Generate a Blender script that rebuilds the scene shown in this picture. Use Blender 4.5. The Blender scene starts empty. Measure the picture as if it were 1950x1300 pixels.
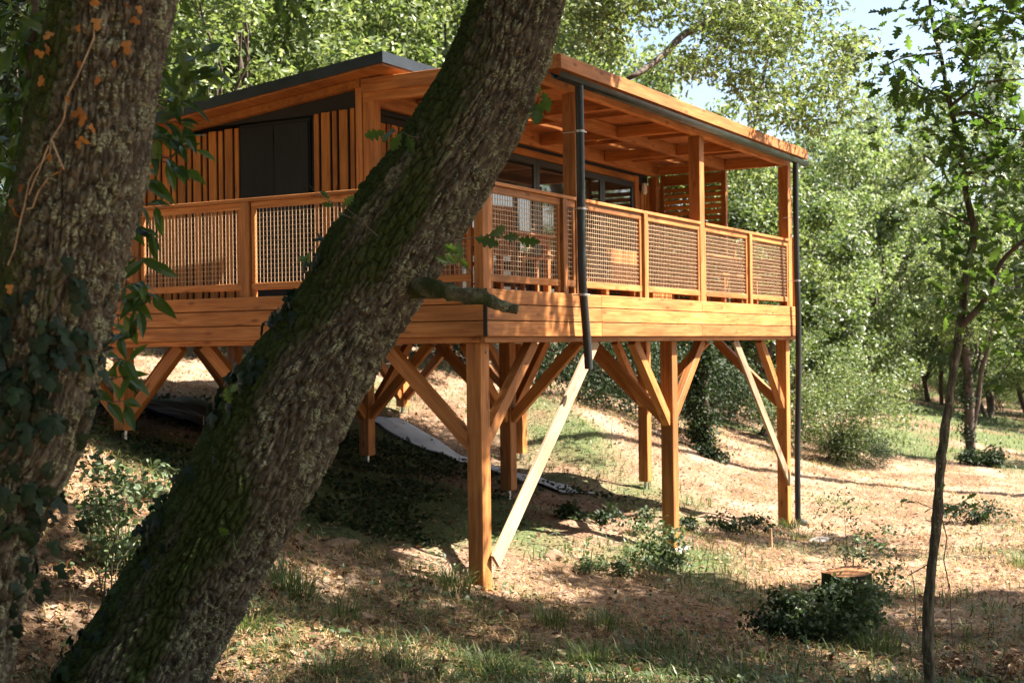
import bpy, bmesh, math, random
import numpy as np
from mathutils import Vector, Matrix

# ------------------------------------------------------------------ camera, sky, sun, exposure
scene = bpy.context.scene
COL = scene.collection
CAM = Vector((-10.8254, -6.4014, -0.0849))
RV = Vector((0.4930894, -0.86988864, -0.01251389))
UV = Vector((0.00376851, -0.0122483, 0.99991789))
FV = Vector((0.86997048, 0.49309607, 0.00276132))
FPX = 2581.08
cam_d = bpy.data.cameras.new('camera')
cam = bpy.data.objects.new('camera', cam_d)
COL.objects.link(cam)
m = Matrix.Identity(4)
for i in range(3):
    m[i][0], m[i][1], m[i][2], m[i][3] = RV[i], UV[i], -FV[i], CAM[i]
cam.matrix_world = m
cam_d.sensor_width = 36.0
cam_d.lens = FPX / 1950 * 36
cam_d.clip_start = 0.05
cam_d.clip_end = 2000
cam_d.dof.use_dof = True
cam_d.dof.focus_distance = 10.5
cam_d.dof.aperture_fstop = 3.4
scene.camera = cam

SUN = Vector((0.40, -0.66, 1.0)).normalized()
EL = math.asin(SUN.z)
AZ = math.atan2(SUN.x, SUN.y)
world = bpy.data.worlds.new('World')
scene.world = world
world.use_nodes = True
wn, wl = world.node_tree.nodes, world.node_tree.links
wn.clear()
sky = wn.new('ShaderNodeTexSky')
sky.sky_type = 'NISHITA'
sky.sun_disc = False
sky.sun_elevation = EL
sky.sun_rotation = AZ
sky.air_density = 1.0
sky.dust_density = 2.8
sky.ozone_density = 1.0
bg = wn.new('ShaderNodeBackground')
bg.inputs['Strength'].default_value = 0.055
wo = wn.new('ShaderNodeOutputWorld')
wl.new(sky.outputs[0], bg.inputs[0])
wl.new(bg.outputs[0], wo.inputs[0])
sun_d = bpy.data.lights.new('sun', 'SUN')
sun_d.energy = 5.0
sun_d.angle = math.radians(0.53)
sun_d.color = (1.0, 0.91, 0.82)
sun = bpy.data.objects.new('sun', sun_d)
sun.rotation_euler = (-SUN).to_track_quat('-Z', 'Y').to_euler()
sun.location = (0, 0, 30)
COL.objects.link(sun)
vs = scene.view_settings
vs.view_transform = 'Standard'
vs.look = 'None'
vs.gamma = 1.0
vs.exposure = 2.55
vs.use_curve_mapping = False
scene.cycles.max_bounces = 7
scene.cycles.diffuse_bounces = 2
scene.cycles.transparent_max_bounces = 8
scene.cycles.use_denoising = True

rng = np.random.default_rng(7)
random.seed(7)

# ------------------------------------------------------------------ helpers
def V3(px, py, D):
    return CAM + D * (FV + RV * ((px - 975) / FPX) - UV * ((py - 650) / FPX))


def G(px, D, dz=0.0):
    p = V3(px, 650, D)
    return Vector((p.x, p.y, gh(p.x, p.y) + dz))


def _h(i, j, k, s):
    n = (i.astype(np.int64) * 374761393 + j.astype(np.int64) * 668265263 + k.astype(np.int64) * 2147483647 + s * 1274126177) & 0xFFFFFFFF
    n = ((n ^ (n >> 13)) * 1274126177) & 0xFFFFFFFF
    n = ((n ^ (n >> 16)) * 2246822519) & 0xFFFFFFFF
    return ((n ^ (n >> 15)) & 0xFFFFFF) / float(0xFFFFFF)


def vnoise(x, y, z, s=0):
    x, y, z = np.broadcast_arrays(np.asarray(x, float), np.asarray(y, float), np.asarray(z, float))
    i, j, k = np.floor(x), np.floor(y), np.floor(z)
    a, b, c = x - i, y - j, z - k
    a, b, c = a * a * (3 - 2 * a), b * b * (3 - 2 * b), c * c * (3 - 2 * c)
    i, j, k = i.astype(np.int64), j.astype(np.int64), k.astype(np.int64)
    r = 0
    for di in (0, 1):
        for dj in (0, 1):
            for dk in (0, 1):
                w = (a if di else 1 - a) * (b if dj else 1 - b) * (c if dk else 1 - c)
                r = r + w * _h(i + di, j + dj, k + dk, s)
    return r


def fbm(x, y, z, s=0, o=4):
    r, a, t = 0, 1.0, 0
    for q in range(o):
        r = r + a * vnoise(np.asarray(x) * 2 ** q, np.asarray(y) * 2 ** q, np.asarray(z) * 2 ** q, s + q)
        t += a
        a *= 0.5
    return r / t


def worley(u, v, per, s=0):
    iu, iv = np.floor(u).astype(np.int64), np.floor(v).astype(np.int64)
    f1 = np.full(u.shape, 9.0)
    f2 = np.full(u.shape, 9.0)
    idv = np.zeros(u.shape)
    for du in (-1, 0, 1):
        for dv in (-1, 0, 1):
            cu, cv = iu + du, iv + dv
            cw = np.mod(cu, per)
            px = cu + _h(cw, cv, cw * 0, s)
            py = cv + _h(cw, cv, cw * 0 + 1, s)
            d = np.hypot(u - px, v - py)
            near = d < f1
            f2 = np.where(near, f1, np.minimum(f2, d))
            idv = np.where(near, _h(cw, cv, cw * 0 + 2, s), idv)
            f1 = np.where(near, d, f1)
    return f1, f2, idv


def mesh_np(name, verts, faces, smooth=False):
    """verts (n,3); faces (m,k) array or list of such arrays"""
    me = bpy.data.meshes.new(name)
    verts = np.ascontiguousarray(verts, dtype=np.float32)
    fl = faces if isinstance(faces, list) else [faces]
    fl = [np.asarray(f, dtype=np.int32) for f in fl if len(f)]
    me.vertices.add(len(verts))
    me.vertices.foreach_set('co', verts.ravel())
    tot = sum(f.size for f in fl)
    npoly = sum(len(f) for f in fl)
    me.loops.add(tot)
    me.loops.foreach_set('vertex_index', np.concatenate([f.ravel() for f in fl]))
    me.polygons.add(npoly)
    cnt = np.concatenate([np.full(len(f), f.shape[1], dtype=np.int32) for f in fl])
    st = np.concatenate([[0], np.cumsum(cnt)[:-1]]).astype(np.int32)
    me.polygons.foreach_set('loop_start', st)
    me.polygons.foreach_set('loop_total', cnt)
    me.polygons.foreach_set('use_smooth', np.full(npoly, bool(smooth)))
    me.update(calc_edges=True)
    return me


def vattr(me, name, data, kind='FLOAT'):
    at = me.attributes.new(name, kind, 'POINT')
    at.data.foreach_set('value' if kind == 'FLOAT' else 'vector', np.ascontiguousarray(data, dtype=np.float32).ravel())


def link(name, me, mat=None, parent=None, M=None, kind=None):
    o = bpy.data.objects.new(name, me)
    COL.objects.link(o)
    if mat is not None and me is not None and not me.materials:
        me.materials.append(mat)
    if parent is not None:
        o.parent = parent
        o.matrix_parent_inverse = root_inv(parent)
    if M is not None:
        o.matrix_basis = M
    if kind:
        o['kind'] = kind
    return o


def root_inv(p):
    return world_of(p).inverted()


def world_of(o):
    M = o.matrix_basis.copy()
    if o.parent:
        M = world_of(o.parent) @ o.matrix_parent_inverse @ M
    return M


def tag(o, label=None, cat=None, group=None, kind=None):
    if label:
        o['label'] = label
    if cat:
        o['category'] = cat
    if group:
        o['group'] = group
    if kind:
        o['kind'] = kind
    return o


def thing(name, label, cat, loc=(0, 0, 0), group=None):
    o = bpy.data.objects.new(name, None)
    o.empty_display_size = 0.2
    COL.objects.link(o)
    o.location = loc
    o.matrix_basis = Matrix.Translation(Vector(loc))
    return tag(o, label, cat, group)


def copy_tree(o, parent=None):
    c = o.copy()
    COL.objects.link(c)
    if parent is not None:
        c.parent = parent
    for ch in list(o.children):
        copy_tree(ch, c)
    return c


# ------------------------------------------------------------------ materials
def nmat(name):
    mt = bpy.data.materials.new(name)
    mt.use_nodes = True
    nt = mt.node_tree
    b = nt.nodes['Principled BSDF']
    return mt, nt, b, nt.links


def N(nt, t, **kw):
    n = nt.nodes.new(t)
    for k, v in kw.items():
        setattr(n, k, v)
    return n


def ramp(nt, pts):
    r = N(nt, 'ShaderNodeValToRGB')
    e = r.color_ramp.elements
    while len(e) < len(pts):
        e.new(0.5)
    for q, (p, c) in zip(e, pts):
        q.position = p
        q.color = (*c, 1) if len(c) == 3 else c
    return r


def wood_mat(name, c_dark, c_mid, c_light, rough=0.62):
    c_dark, c_mid, c_light = [tuple(v * .76 for v in c) for c in (c_dark, c_mid, c_light)]
    mt, nt, b, L = nmat(name)
    tc = N(nt, 'ShaderNodeTexCoord')
    oi = N(nt, 'ShaderNodeObjectInfo')
    add = N(nt, 'ShaderNodeVectorMath', operation='ADD')
    sc = N(nt, 'ShaderNodeVectorMath', operation='SCALE')
    comb = N(nt, 'ShaderNodeCombineXYZ')
    for i in range(3):
        L.new(oi.outputs['Random'], comb.inputs[i])
    L.new(comb.outputs[0], sc.inputs[0])
    sc.inputs['Scale'].default_value = 37.0
    L.new(tc.outputs['Object'], add.inputs[0])
    L.new(sc.outputs[0], add.inputs[1])
    mp = N(nt, 'ShaderNodeMapping')
    mp.inputs['Scale'].default_value = (1.3, 22, 22)
    L.new(add.outputs[0], mp.inputs[0])
    n1 = N(nt, 'ShaderNodeTexNoise')
    n1.inputs['Scale'].default_value = 1.6
    n1.inputs['Detail'].default_value = 6
    n1.inputs['Distortion'].default_value = 0.7
    L.new(mp.outputs[0], n1.inputs['Vector'])
    cr = ramp(nt, [(0.30, c_dark), (0.52, c_mid), (0.75, c_light)])
    L.new(n1.outputs['Fac'], cr.inputs[0])
    # knots
    mk = N(nt, 'ShaderNodeMapping')
    mk.inputs['Scale'].default_value = (2.6, 7.5, 7.5)
    L.new(add.outputs[0], mk.inputs[0])
    vo = N(nt, 'ShaderNodeTexVoronoi')
    vo.inputs['Scale'].default_value = 1.0
    L.new(mk.outputs[0], vo.inputs['Vector'])
    kr = ramp(nt, [(0.05, (1, 1, 1)), (0.20, (0, 0, 0))])
    L.new(vo.outputs['Distance'], kr.inputs[0])
    mx = N(nt, 'ShaderNodeMix', data_type='RGBA')
    kf = N(nt, 'ShaderNodeMath', operation='MULTIPLY')
    kf.inputs[1].default_value = 0.75
    L.new(kr.outputs[0], kf.inputs[0])
    L.new(kf.outputs[0], mx.inputs['Factor'])
    L.new(cr.outputs[0], mx.inputs['A'])
    mx.inputs['B'].default_value = (c_dark[0] * .35, c_dark[1] * .28, c_dark[2] * .25, 1)
    # weathered brown stains along the grain
    ms_ = N(nt, 'ShaderNodeMapping')
    ms_.inputs['Scale'].default_value = (0.9, 4.5, 4.5)
    L.new(add.outputs[0], ms_.inputs[0])
    n4 = N(nt, 'ShaderNodeTexNoise')
    n4.inputs['Scale'].default_value = 1.7
    n4.inputs['Detail'].default_value = 5
    L.new(ms_.outputs[0], n4.inputs['Vector'])
    r4 = ramp(nt, [(0.50, (0, 0, 0)), (0.72, (.55, .55, .55))])
    L.new(n4.outputs['Fac'], r4.inputs[0])
    mx4 = N(nt, 'ShaderNodeMix', data_type='RGBA')
    L.new(r4.outputs[0], mx4.inputs['Factor'])
    L.new(mx.outputs['Result'], mx4.inputs['A'])
    mx4.inputs['B'].default_value = (c_dark[0] * .62, c_dark[1] * .66, c_dark[2] * .9, 1)
    mx = mx4
    # broad tone change, board to board and along the board
    n2 = N(nt, 'ShaderNodeTexNoise')
    n2.inputs['Scale'].default_value = 0.9
    n2.inputs['Detail'].default_value = 3
    L.new(add.outputs[0], n2.inputs['Vector'])
    hs = N(nt, 'ShaderNodeHueSaturation')
    mr = N(nt, 'ShaderNodeMapRange')
    mr.inputs[1].default_value = 0.3
    mr.inputs[2].default_value = 0.7
    mr.inputs[3].default_value = 0.68
    mr.inputs[4].default_value = 1.16
    L.new(n2.outputs['Fac'], mr.inputs[0])
    mo = N(nt, 'ShaderNodeMapRange')
    mo.inputs[3].default_value = 0.70
    mo.inputs[4].default_value = 1.2
    L.new(oi.outputs['Random'], mo.inputs[0])
    mm = N(nt, 'ShaderNodeMath', operation='MULTIPLY')
    L.new(mr.outputs[0], mm.inputs[0])
    L.new(mo.outputs[0], mm.inputs[1])
    L.new(mm.outputs[0], hs.inputs['Value'])
    L.new(mx.outputs['Result'], hs.inputs['Color'])
    L.new(hs.outputs[0], b.inputs['Base Color'])
    b.inputs['Roughness'].default_value = rough
    b.inputs['Specular IOR Level'].default_value = 0.25
    bp = N(nt, 'ShaderNodeBump')
    bp.inputs['Strength'].default_value = 0.25
    bp.inputs['Distance'].default_value = 0.004
    L.new(n1.outputs['Fac'], bp.inputs['Height'])
    L.new(bp.outputs[0], b.inputs['Normal'])
    return mt


def plain_mat(name, col, rough=0.5, metal=0.0, var=0.15, scale=6.0):
    mt, nt, b, L = nmat(name)
    tc = N(nt, 'ShaderNodeTexCoord')
    n = N(nt, 'ShaderNodeTexNoise')
    n.inputs['Scale'].default_value = scale
    n.inputs['Detail'].default_value = 5
    L.new(tc.outputs['Object'], n.inputs['Vector'])
    r = ramp(nt, [(0.3, tuple(c * (1 - var) for c in col)), (0.7, tuple(min(1, c * (1 + var)) for c in col))])
    L.new(n.outputs['Fac'], r.inputs[0])
    L.new(r.outputs[0], b.inputs['Base Color'])
    b.inputs['Roughness'].default_value = rough
    b.inputs['Metallic'].default_value = metal
    return mt


def leaf_mat(name, cols, trans=0.35, rough=0.55, spec=0.3, objvar=0.12):
    """cols: dark..light leaf greens picked per leaf"""
    cols = [tuple(v * .85 for v in c) for c in cols]
    mt, nt, b, L = nmat(name)
    geo = N(nt, 'ShaderNodeNewGeometry')
    oi = N(nt, 'ShaderNodeObjectInfo')
    ad = N(nt, 'ShaderNodeMath', operation='ADD')
    fr = N(nt, 'ShaderNodeMath', operation='FRACT')
    L.new(geo.outputs['Random Per Island'], ad.inputs[0])
    L.new(oi.outputs['Random'], ad.inputs[1])
    L.new(ad.outputs[0], fr.inputs[0])
    r = ramp(nt, [(i / max(1, len(cols) - 1), c) for i, c in enumerate(cols)])
    L.new(fr.outputs[0], r.inputs[0])
    hs = N(nt, 'ShaderNodeHueSaturation')
    mr = N(nt, 'ShaderNodeMapRange')
    mr.inputs[3].default_value = 1 - objvar
    mr.inputs[4].default_value = 1 + objvar
    L.new(oi.outputs['Random'], mr.inputs[0])
    L.new(mr.outputs[0], hs.inputs['Value'])
    L.new(r.outputs[0], hs.inputs['Color'])
    L.new(hs.outputs[0], b.inputs['Base Color'])
    b.inputs['Roughness'].default_value = rough
    b.inputs['Specular IOR Level'].default_value = spec
    tr = N(nt, 'ShaderNodeBsdfTranslucent')
    hs2 = N(nt, 'ShaderNodeHueSaturation')
    hs2.inputs['Value'].default_value = 1.7
    hs2.inputs['Saturation'].default_value = 1.1
    hs2.inputs['Hue'].default_value = 0.485
    L.new(hs.outputs[0], hs2.inputs['Color'])
    L.new(hs2.outputs[0], tr.inputs['Color'])
    ms = N(nt, 'ShaderNodeMixShader')
    ms.inputs[0].default_value = trans
    out = nt.nodes['Material Output']
    L.new(b.outputs[0], ms.inputs[1])
    L.new(tr.outputs[0], ms.inputs[2])
    L.new(ms.outputs[0], out.inputs['Surface'])
    return mt


M_WOOD = wood_mat('larch_wood', (0.36, 0.122, 0.027), (0.52, 0.205, 0.056), (0.62, 0.285, 0.098))
M_BATT = wood_mat('larch_cladding', (0.34, 0.115, 0.018), (0.48, 0.185, 0.034), (0.57, 0.25, 0.06))
M_PALE = wood_mat('pale_pine_wood', (0.40, 0.26, 0.14), (0.53, 0.37, 0.22), (0.62, 0.46, 0.30))
M_FURN = wood_mat('furniture_wood', (0.30, 0.10, 0.03), (0.42, 0.16, 0.05), (0.50, 0.22, 0.08))
M_DARKW = wood_mat('dark_stained_wood', (0.005, 0.008, 0.007), (0.008, 0.011, 0.0095), (0.012, 0.015, 0.013), 0.6)
M_BLACK = plain_mat('black_coated_metal', (0.012, 0.016, 0.018), 0.38, 0.0, 0.3)
M_ROOFM = plain_mat('anthracite_roof_metal', (0.022, 0.027, 0.032), 0.30, 0.3, 0.25)
M_GUTTER = plain_mat('dark_zinc_gutter', (0.03, 0.04, 0.042), 0.28, 0.4, 0.25)
M_FRAME = plain_mat('black_window_frame', (0.010, 0.013, 0.014), 0.35)
M_MEMB = plain_mat('black_membrane', (0.006, 0.007, 0.007), 0.8)
M_WIRE = plain_mat('galvanised_wire', (0.40, 0.27, 0.16), 0.5, 0.1, 0.25, 30)
M_STEEL = plain_mat('galvanised_steel', (0.42, 0.43, 0.43), 0.4, 0.8, 0.2, 20)
M_CONC = plain_mat('concrete', (0.27, 0.24, 0.20), 0.9, 0.0, 0.25, 9)
M_CLOD = plain_mat('brown_clod', (0.20, 0.125, 0.075), 0.95, 0.0, 0.35, 9)
M_CUT = wood_mat('sawn_stump_wood', (0.17, 0.075, 0.028), (0.31, 0.145, 0.058), (0.42, 0.21, 0.095), 0.9)
M_SHEET = plain_mat('pale_geotextile', (0.40, 0.43, 0.45), 0.7, 0.0, 0.2, 3)
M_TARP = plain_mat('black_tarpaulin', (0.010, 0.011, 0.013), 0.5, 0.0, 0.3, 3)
M_TWIG = plain_mat('twig_bark', (0.07, 0.05, 0.035), 0.85, 0.0, 0.4, 25)
M_LAMP = plain_mat('lamp_opal', (0.62, 0.58, 0.5), 0.4)


def glass_mat():
    mt, nt, b, L = nmat('window_glass')
    b.inputs['Base Color'].default_value = (0.015, 0.02, 0.018, 1)
    b.inputs['Roughness'].default_value = 0.03
    b.inputs['Specular IOR Level'].default_value = 0.9
    b.inputs['Coat Weight'].default_value = 1.0
    b.inputs['Coat Roughness'].default_value = 0.02
    n = N(nt, 'ShaderNodeTexNoise')
    n.inputs['Scale'].default_value = 0.8
    bp = N(nt, 'ShaderNodeBump')
    bp.inputs['Strength'].default_value = 0.015
    L.new(n.outputs['Fac'], bp.inputs['Height'])
    L.new(bp.outputs[0], b.inputs['Normal'])
    return mt


M_GLASS = glass_mat()


def reed_mat():
    mt, nt, b, L = nmat('reed_matting')
    tc = N(nt, 'ShaderNodeTexCoord')
    mp = N(nt, 'ShaderNodeMapping')
    mp.inputs['Scale'].default_value = (1.0, 55, 1)
    L.new(tc.outputs['Object'], mp.inputs[0])
    n = N(nt, 'ShaderNodeTexNoise')
    n.inputs['Scale'].default_value = 2.2
    n.inputs['Detail'].default_value = 4
    L.new(mp.outputs[0], n.inputs['Vector'])
    r = ramp(nt, [(0.3, (0.24, 0.085, 0.025)), (0.55, (0.42, 0.17, 0.055)), (0.75, (0.55, 0.25, 0.10))])
    L.new(n.outputs['Fac'], r.inputs[0])
    L.new(r.outputs[0], b.inputs['Base Color'])
    b.inputs['Roughness'].default_value = 0.8
    tr = N(nt, 'ShaderNodeBsdfTranslucent')
    L.new(r.outputs[0], tr.inputs['Color'])
    ms = N(nt, 'ShaderNodeMixShader')
    ms.inputs[0].default_value = 0.22
    L.new(b.outputs[0], ms.inputs[1])
    L.new(tr.outputs[0], ms.inputs[2])
    L.new(ms.outputs[0], nt.nodes['Material Output'].inputs['Surface'])
    bp = N(nt, 'ShaderNodeBump')
    bp.inputs['Strength'].default_value = 0.6
    bp.inputs['Distance'].default_value = 0.01
    L.new(n.outputs['Fac'], bp.inputs['Height'])
    L.new(bp.outputs[0], b.inputs['Normal'])
    return mt


M_REED = reed_mat()


def bark_mat():
    """needs point attributes barkco (vector), ridge (0..1), moss (0..1)"""
    mt, nt, b, L = nmat('oak_bark')
    co = N(nt, 'ShaderNodeAttribute', attribute_name='barkco')
    rd = N(nt, 'ShaderNodeAttribute', attribute_name='ridge')
    ms = N(nt, 'ShaderNodeAttribute', attribute_name='moss')
    mp = N(nt, 'ShaderNodeMapping')
    mp.inputs['Scale'].default_value = (38, 38, 14)
    L.new(co.outputs['Vector'], mp.inputs[0])
    n1 = N(nt, 'ShaderNodeTexNoise')
    n1.inputs['Scale'].default_value = 1.0
    n1.inputs['Detail'].default_value = 7
    n1.inputs['Roughness'].default_value = 0.65
    L.new(mp.outputs[0], n1.inputs['Vector'])
    base = ramp(nt, [(0.32, (0.022, 0.018, 0.013)), (0.5, (0.064, 0.056, 0.041)), (0.70, (0.16, 0.14, 0.102))])
    L.new(n1.outputs['Fac'], base.inputs[0])
    # lichen patches
    n2 = N(nt, 'ShaderNodeTexNoise')
    n2.inputs['Scale'].default_value = 11
    n2.inputs['Detail'].default_value = 4
    L.new(co.outputs['Vector'], n2.inputs['Vector'])
    n3 = N(nt, 'ShaderNodeTexNoise')
    n3.inputs['Scale'].default_value = 85
    n3.inputs['Detail'].default_value = 4
    L.new(co.outputs['Vector'], n3.inputs['Vector'])
    a1 = N(nt, 'ShaderNodeMath', operation='ADD')
    L.new(n2.outputs['Fac'], a1.inputs[0])
    L.new(n3.outputs['Fac'], a1.inputs[1])
    a2 = N(nt, 'ShaderNodeMath', operation='MULTIPLY_ADD')
    L.new(rd.outputs['Fac'], a2.inputs[0])
    a2.inputs[1].default_value = 0.22
    L.new(a1.outputs[0], a2.inputs[2])
    lr = ramp(nt, [(0.60, (0, 0, 0)), (0.70, (1, 1, 1))])
    sc2 = N(nt, 'ShaderNodeMath', operation='MULTIPLY')
    sc2.inputs[1].default_value = 0.5
    L.new(a2.outputs[0], sc2.inputs[0])
    L.new(sc2.outputs[0], lr.inputs[0])
    lc = ramp(nt, [(0.35, (0.085, 0.098, 0.056)), (0.65, (0.235, 0.25, 0.16))])
    L.new(n3.outputs['Fac'], lc.inputs[0])
    mx = N(nt, 'ShaderNodeMix', data_type='RGBA')
    L.new(lr.outputs[0], mx.inputs['Factor'])
    L.new(base.outputs[0], mx.inputs['A'])
    L.new(lc.outputs[0], mx.inputs['B'])
    # moss
    mc = ramp(nt, [(0.3, (0.012, 0.021, 0.006)), (0.7, (0.045, 0.062, 0.016))])
    L.new(n3.outputs['Fac'], mc.inputs[0])
    mf = N(nt, 'ShaderNodeMath', operation='MULTIPLY_ADD')
    L.new(n3.outputs['Fac'], mf.inputs[0])
    mf.inputs[1].default_value = 0.9
    L.new(ms.outputs['Fac'], mf.inputs[2])
    mr = ramp(nt, [(0.78, (0, 0, 0)), (0.95, (1, 1, 1))])
    L.new(mf.outputs[0], mr.inputs[0])
    mx2 = N(nt, 'ShaderNodeMix', data_type='RGBA')
    L.new(mr.outputs[0], mx2.inputs['Factor'])
    L.new(mx.outputs['Result'], mx2.inputs['A'])
    L.new(mc.outputs[0], mx2.inputs['B'])
    L.new(mx2.outputs['Result'], b.inputs['Base Color'])
    b.inputs['Roughness'].default_value = 0.9
    b.inputs['Specular IOR Level'].default_value = 0.15
    bp = N(nt, 'ShaderNodeBump')
    bp.inputs['Strength'].default_value = 0.8
    bp.inputs['Distance'].default_value = 0.012
    L.new(n1.outputs['Fac'], bp.inputs['Height'])
    L.new(bp.outputs[0], b.inputs['Normal'])
    return mt


M_BARK = bark_mat()


def ground_mat():
    mt, nt, b, L = nmat('forest_floor')
    tc = N(nt, 'ShaderNodeTexCoord')
    gr = N(nt, 'ShaderNodeAttribute', attribute_name='green')  # grass tint, and the deck shade painted into the soil colour
    n1 = N(nt, 'ShaderNodeTexNoise')
    n1.inputs['Scale'].default_value = 0.9
    n1.inputs['Detail'].default_value = 7
    n1.inputs['Roughness'].default_value = 0.62
    L.new(tc.outputs['Object'], n1.inputs['Vector'])
    n2 = N(nt, 'ShaderNodeTexNoise')
    n2.inputs['Scale'].default_value = 26
    n2.inputs['Detail'].default_value = 6
    n2.inputs['Roughness'].default_value = 0.7
    L.new(tc.outputs['Object'], n2.inputs['Vector'])
    soil = ramp(nt, [(0.32, (0.036, 0.022, 0.014)), (0.49, (0.16, 0.095, 0.056)), (0.68, (0.42, 0.315, 0.225))])
    mxn = N(nt, 'ShaderNodeMath', operation='MULTIPLY_ADD')
    L.new(n2.outputs['Fac'], mxn.inputs[0])
    mxn.inputs[1].default_value = 0.55
    h1 = N(nt, 'ShaderNodeMath', operation='MULTIPLY')
    h1.inputs[1].default_value = 0.5
    L.new(n1.outputs['Fac'], h1.inputs[0])
    L.new(h1.outputs[0], mxn.inputs[2])
    L.new(mxn.outputs[0], soil.inputs[0])
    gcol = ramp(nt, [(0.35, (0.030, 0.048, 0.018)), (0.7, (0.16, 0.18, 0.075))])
    L.new(n2.outputs['Fac'], gcol.inputs[0])
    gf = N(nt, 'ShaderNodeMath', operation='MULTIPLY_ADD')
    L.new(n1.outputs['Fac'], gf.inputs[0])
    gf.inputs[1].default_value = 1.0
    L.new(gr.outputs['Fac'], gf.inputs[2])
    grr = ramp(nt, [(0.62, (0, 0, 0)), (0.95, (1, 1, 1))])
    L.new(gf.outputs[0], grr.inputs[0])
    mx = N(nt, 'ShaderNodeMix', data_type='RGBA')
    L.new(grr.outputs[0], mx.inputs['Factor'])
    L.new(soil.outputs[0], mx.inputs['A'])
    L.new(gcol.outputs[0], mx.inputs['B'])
    L.new(mx.outputs['Result'], b.inputs['Base Color'])
    b.inputs['Roughness'].default_value = 0.95
    b.inputs['Specular IOR Level'].default_value = 0.1
    bp = N(nt, 'ShaderNodeBump')
    bp.inputs['Strength'].default_value = 0.9
    bp.inputs['Distance'].default_value = 0.05
    L.new(n2.outputs['Fac'], bp.inputs['Height'])
    L.new(bp.outputs[0], b.inputs['Normal'])
    return mt


M_GROUND = ground_mat()
M_LEAF_BG = leaf_mat('sunny_wood_leaf', [(0.050, 0.085, 0.022), (0.092, 0.138, 0.036), (0.138, 0.186, 0.058), (0.19, 0.228, 0.095)], 0.45, 0.45, 0.5)
M_LEAF_MID = leaf_mat('mid_green_leaf', [(0.022, 0.045, 0.011), (0.045, 0.08, 0.018), (0.075, 0.12, 0.03), (0.11, 0.15, 0.045)], 0.38, 0.45, 0.45)
M_LEAF_PALE = leaf_mat('pale_shrub_leaf', [(0.060, 0.105, 0.028), (0.10, 0.155, 0.042), (0.145, 0.20, 0.07), (0.20, 0.24, 0.11)], 0.42, 0.45, 0.5)
M_LEAF_OAK = leaf_mat('oak_leaf', [(0.032, 0.070, 0.014), (0.055, 0.105, 0.021), (0.085, 0.145, 0.032)], 0.58, 0.45, 0.4)
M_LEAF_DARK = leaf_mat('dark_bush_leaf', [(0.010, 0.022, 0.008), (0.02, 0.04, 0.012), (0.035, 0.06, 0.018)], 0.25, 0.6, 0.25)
M_CHEST = leaf_mat('chestnut_leaf', [(0.025, 0.058, 0.010), (0.048, 0.095, 0.015), (0.08, 0.14, 0.025)], 0.40, 0.35, 0.5)
M_IVY = leaf_mat('ivy_leaf', [(0.006, 0.018, 0.009), (0.010, 0.026, 0.012), (0.018, 0.042, 0.014)], 0.2, 0.55, 0.25)
M_DRY = leaf_mat('dry_leaf', [(0.22, 0.085, 0.02), (0.33, 0.14, 0.035), (0.45, 0.22, 0.06)], 0.3, 0.6, 0.2)
M_LITTER = leaf_mat('leaf_litter', [(0.07, 0.035, 0.016), (0.15, 0.08, 0.04), (0.27, 0.16, 0.08), (0.46, 0.34, 0.22)], 0.1, 0.7, 0.2)
M_STRAW = leaf_mat('dry_grass', [(0.30, 0.19, 0.075), (0.42, 0.29, 0.13), (0.52, 0.39, 0.19), (0.24, 0.20, 0.07)], 0.3, 0.6, 0.2)
M_GRASS = leaf_mat('green_grass', [(0.035, 0.07, 0.016), (0.065, 0.11, 0.028), (0.11, 0.15, 0.05), (0.2, 0.2, 0.08)], 0.35, 0.45, 0.35)
M_WEED = leaf_mat('weed_leaf', [(0.04, 0.075, 0.025), (0.08, 0.12, 0.045), (0.13, 0.17, 0.08)], 0.3, 0.5, 0.35)

# ------------------------------------------------------------------ ground
FX, FY = FV.x / math.hypot(FV.x, FV.y), FV.y / math.hypot(FV.x, FV.y)


def W2(px, D):
    p = V3(px, 650, D)
    return (p.x, p.y)


_ctrl = [
    ((.22, .23), -2.40), ((4.72, .23), -2.62), ((9.35, .23), -2.92), ((4.72, 2.55), -2.12), ((4.72, 4.85), -1.70),
    ((9.35, 2.6), -2.42), ((9.35, 4.93), -1.97), ((9.35, 7.3), -1.28), ((.22, 2.55), -1.80), ((.22, 5.0), -1.05),
    ((0.22, 7.3), -0.55), ((4.7, 7.3), -1.0),
    (W2(60, 7), -1.98), (W2(100, 9), -1.80), (W2(230, 11), -1.52), (W2(280, 13), -1.30), (W2(200, 8), -2.35), (W2(330, 8.2), -2.35), (W2(-100, 6), -1.75),
    (W2(700, 8.4), -2.25), (W2(700, 11), -2.25), (W2(1000, 9), -2.35), (W2(1300, 9.5), -2.50), (W2(1700, 10), -2.70),
    (W2(1950, 10), -2.75), (W2(1620, 13), -2.88), (W2(1900, 18), -2.95), (W2(1800, 24), -3.02), (W2(1845, 33), -3.05),
    (W2(1800, 60), -2.9), (W2(1400, 38), -2.05), (W2(1100, 25), -1.35), (W2(1000, 32), -.75), (W2(300, 24), -.35),
    (W2(300, 40), 1.2), (W2(300, 90), 9), (W2(1000, 70), 4), (W2(1600, 80), -.5), (W2(-900, 14), .4), (W2(-2000, 30), 4),
    (W2(975, 1.0), -1.75), (W2(975, -10), -1.8), (W2(2600, 14), -2.9), (W2(3500, 60), -2.8), (W2(975, 400), 8), (W2(-2000, 400), 18), (W2(4000, 400), 2),
    (W2(1450, 24), -2.62), (W2(1550, 30), -2.75), (W2(1950, 45), -3.0),
]
_cx = np.array([c[0] for c in _ctrl])
_cz = np.array([c[1] for c in _ctrl])


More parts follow.
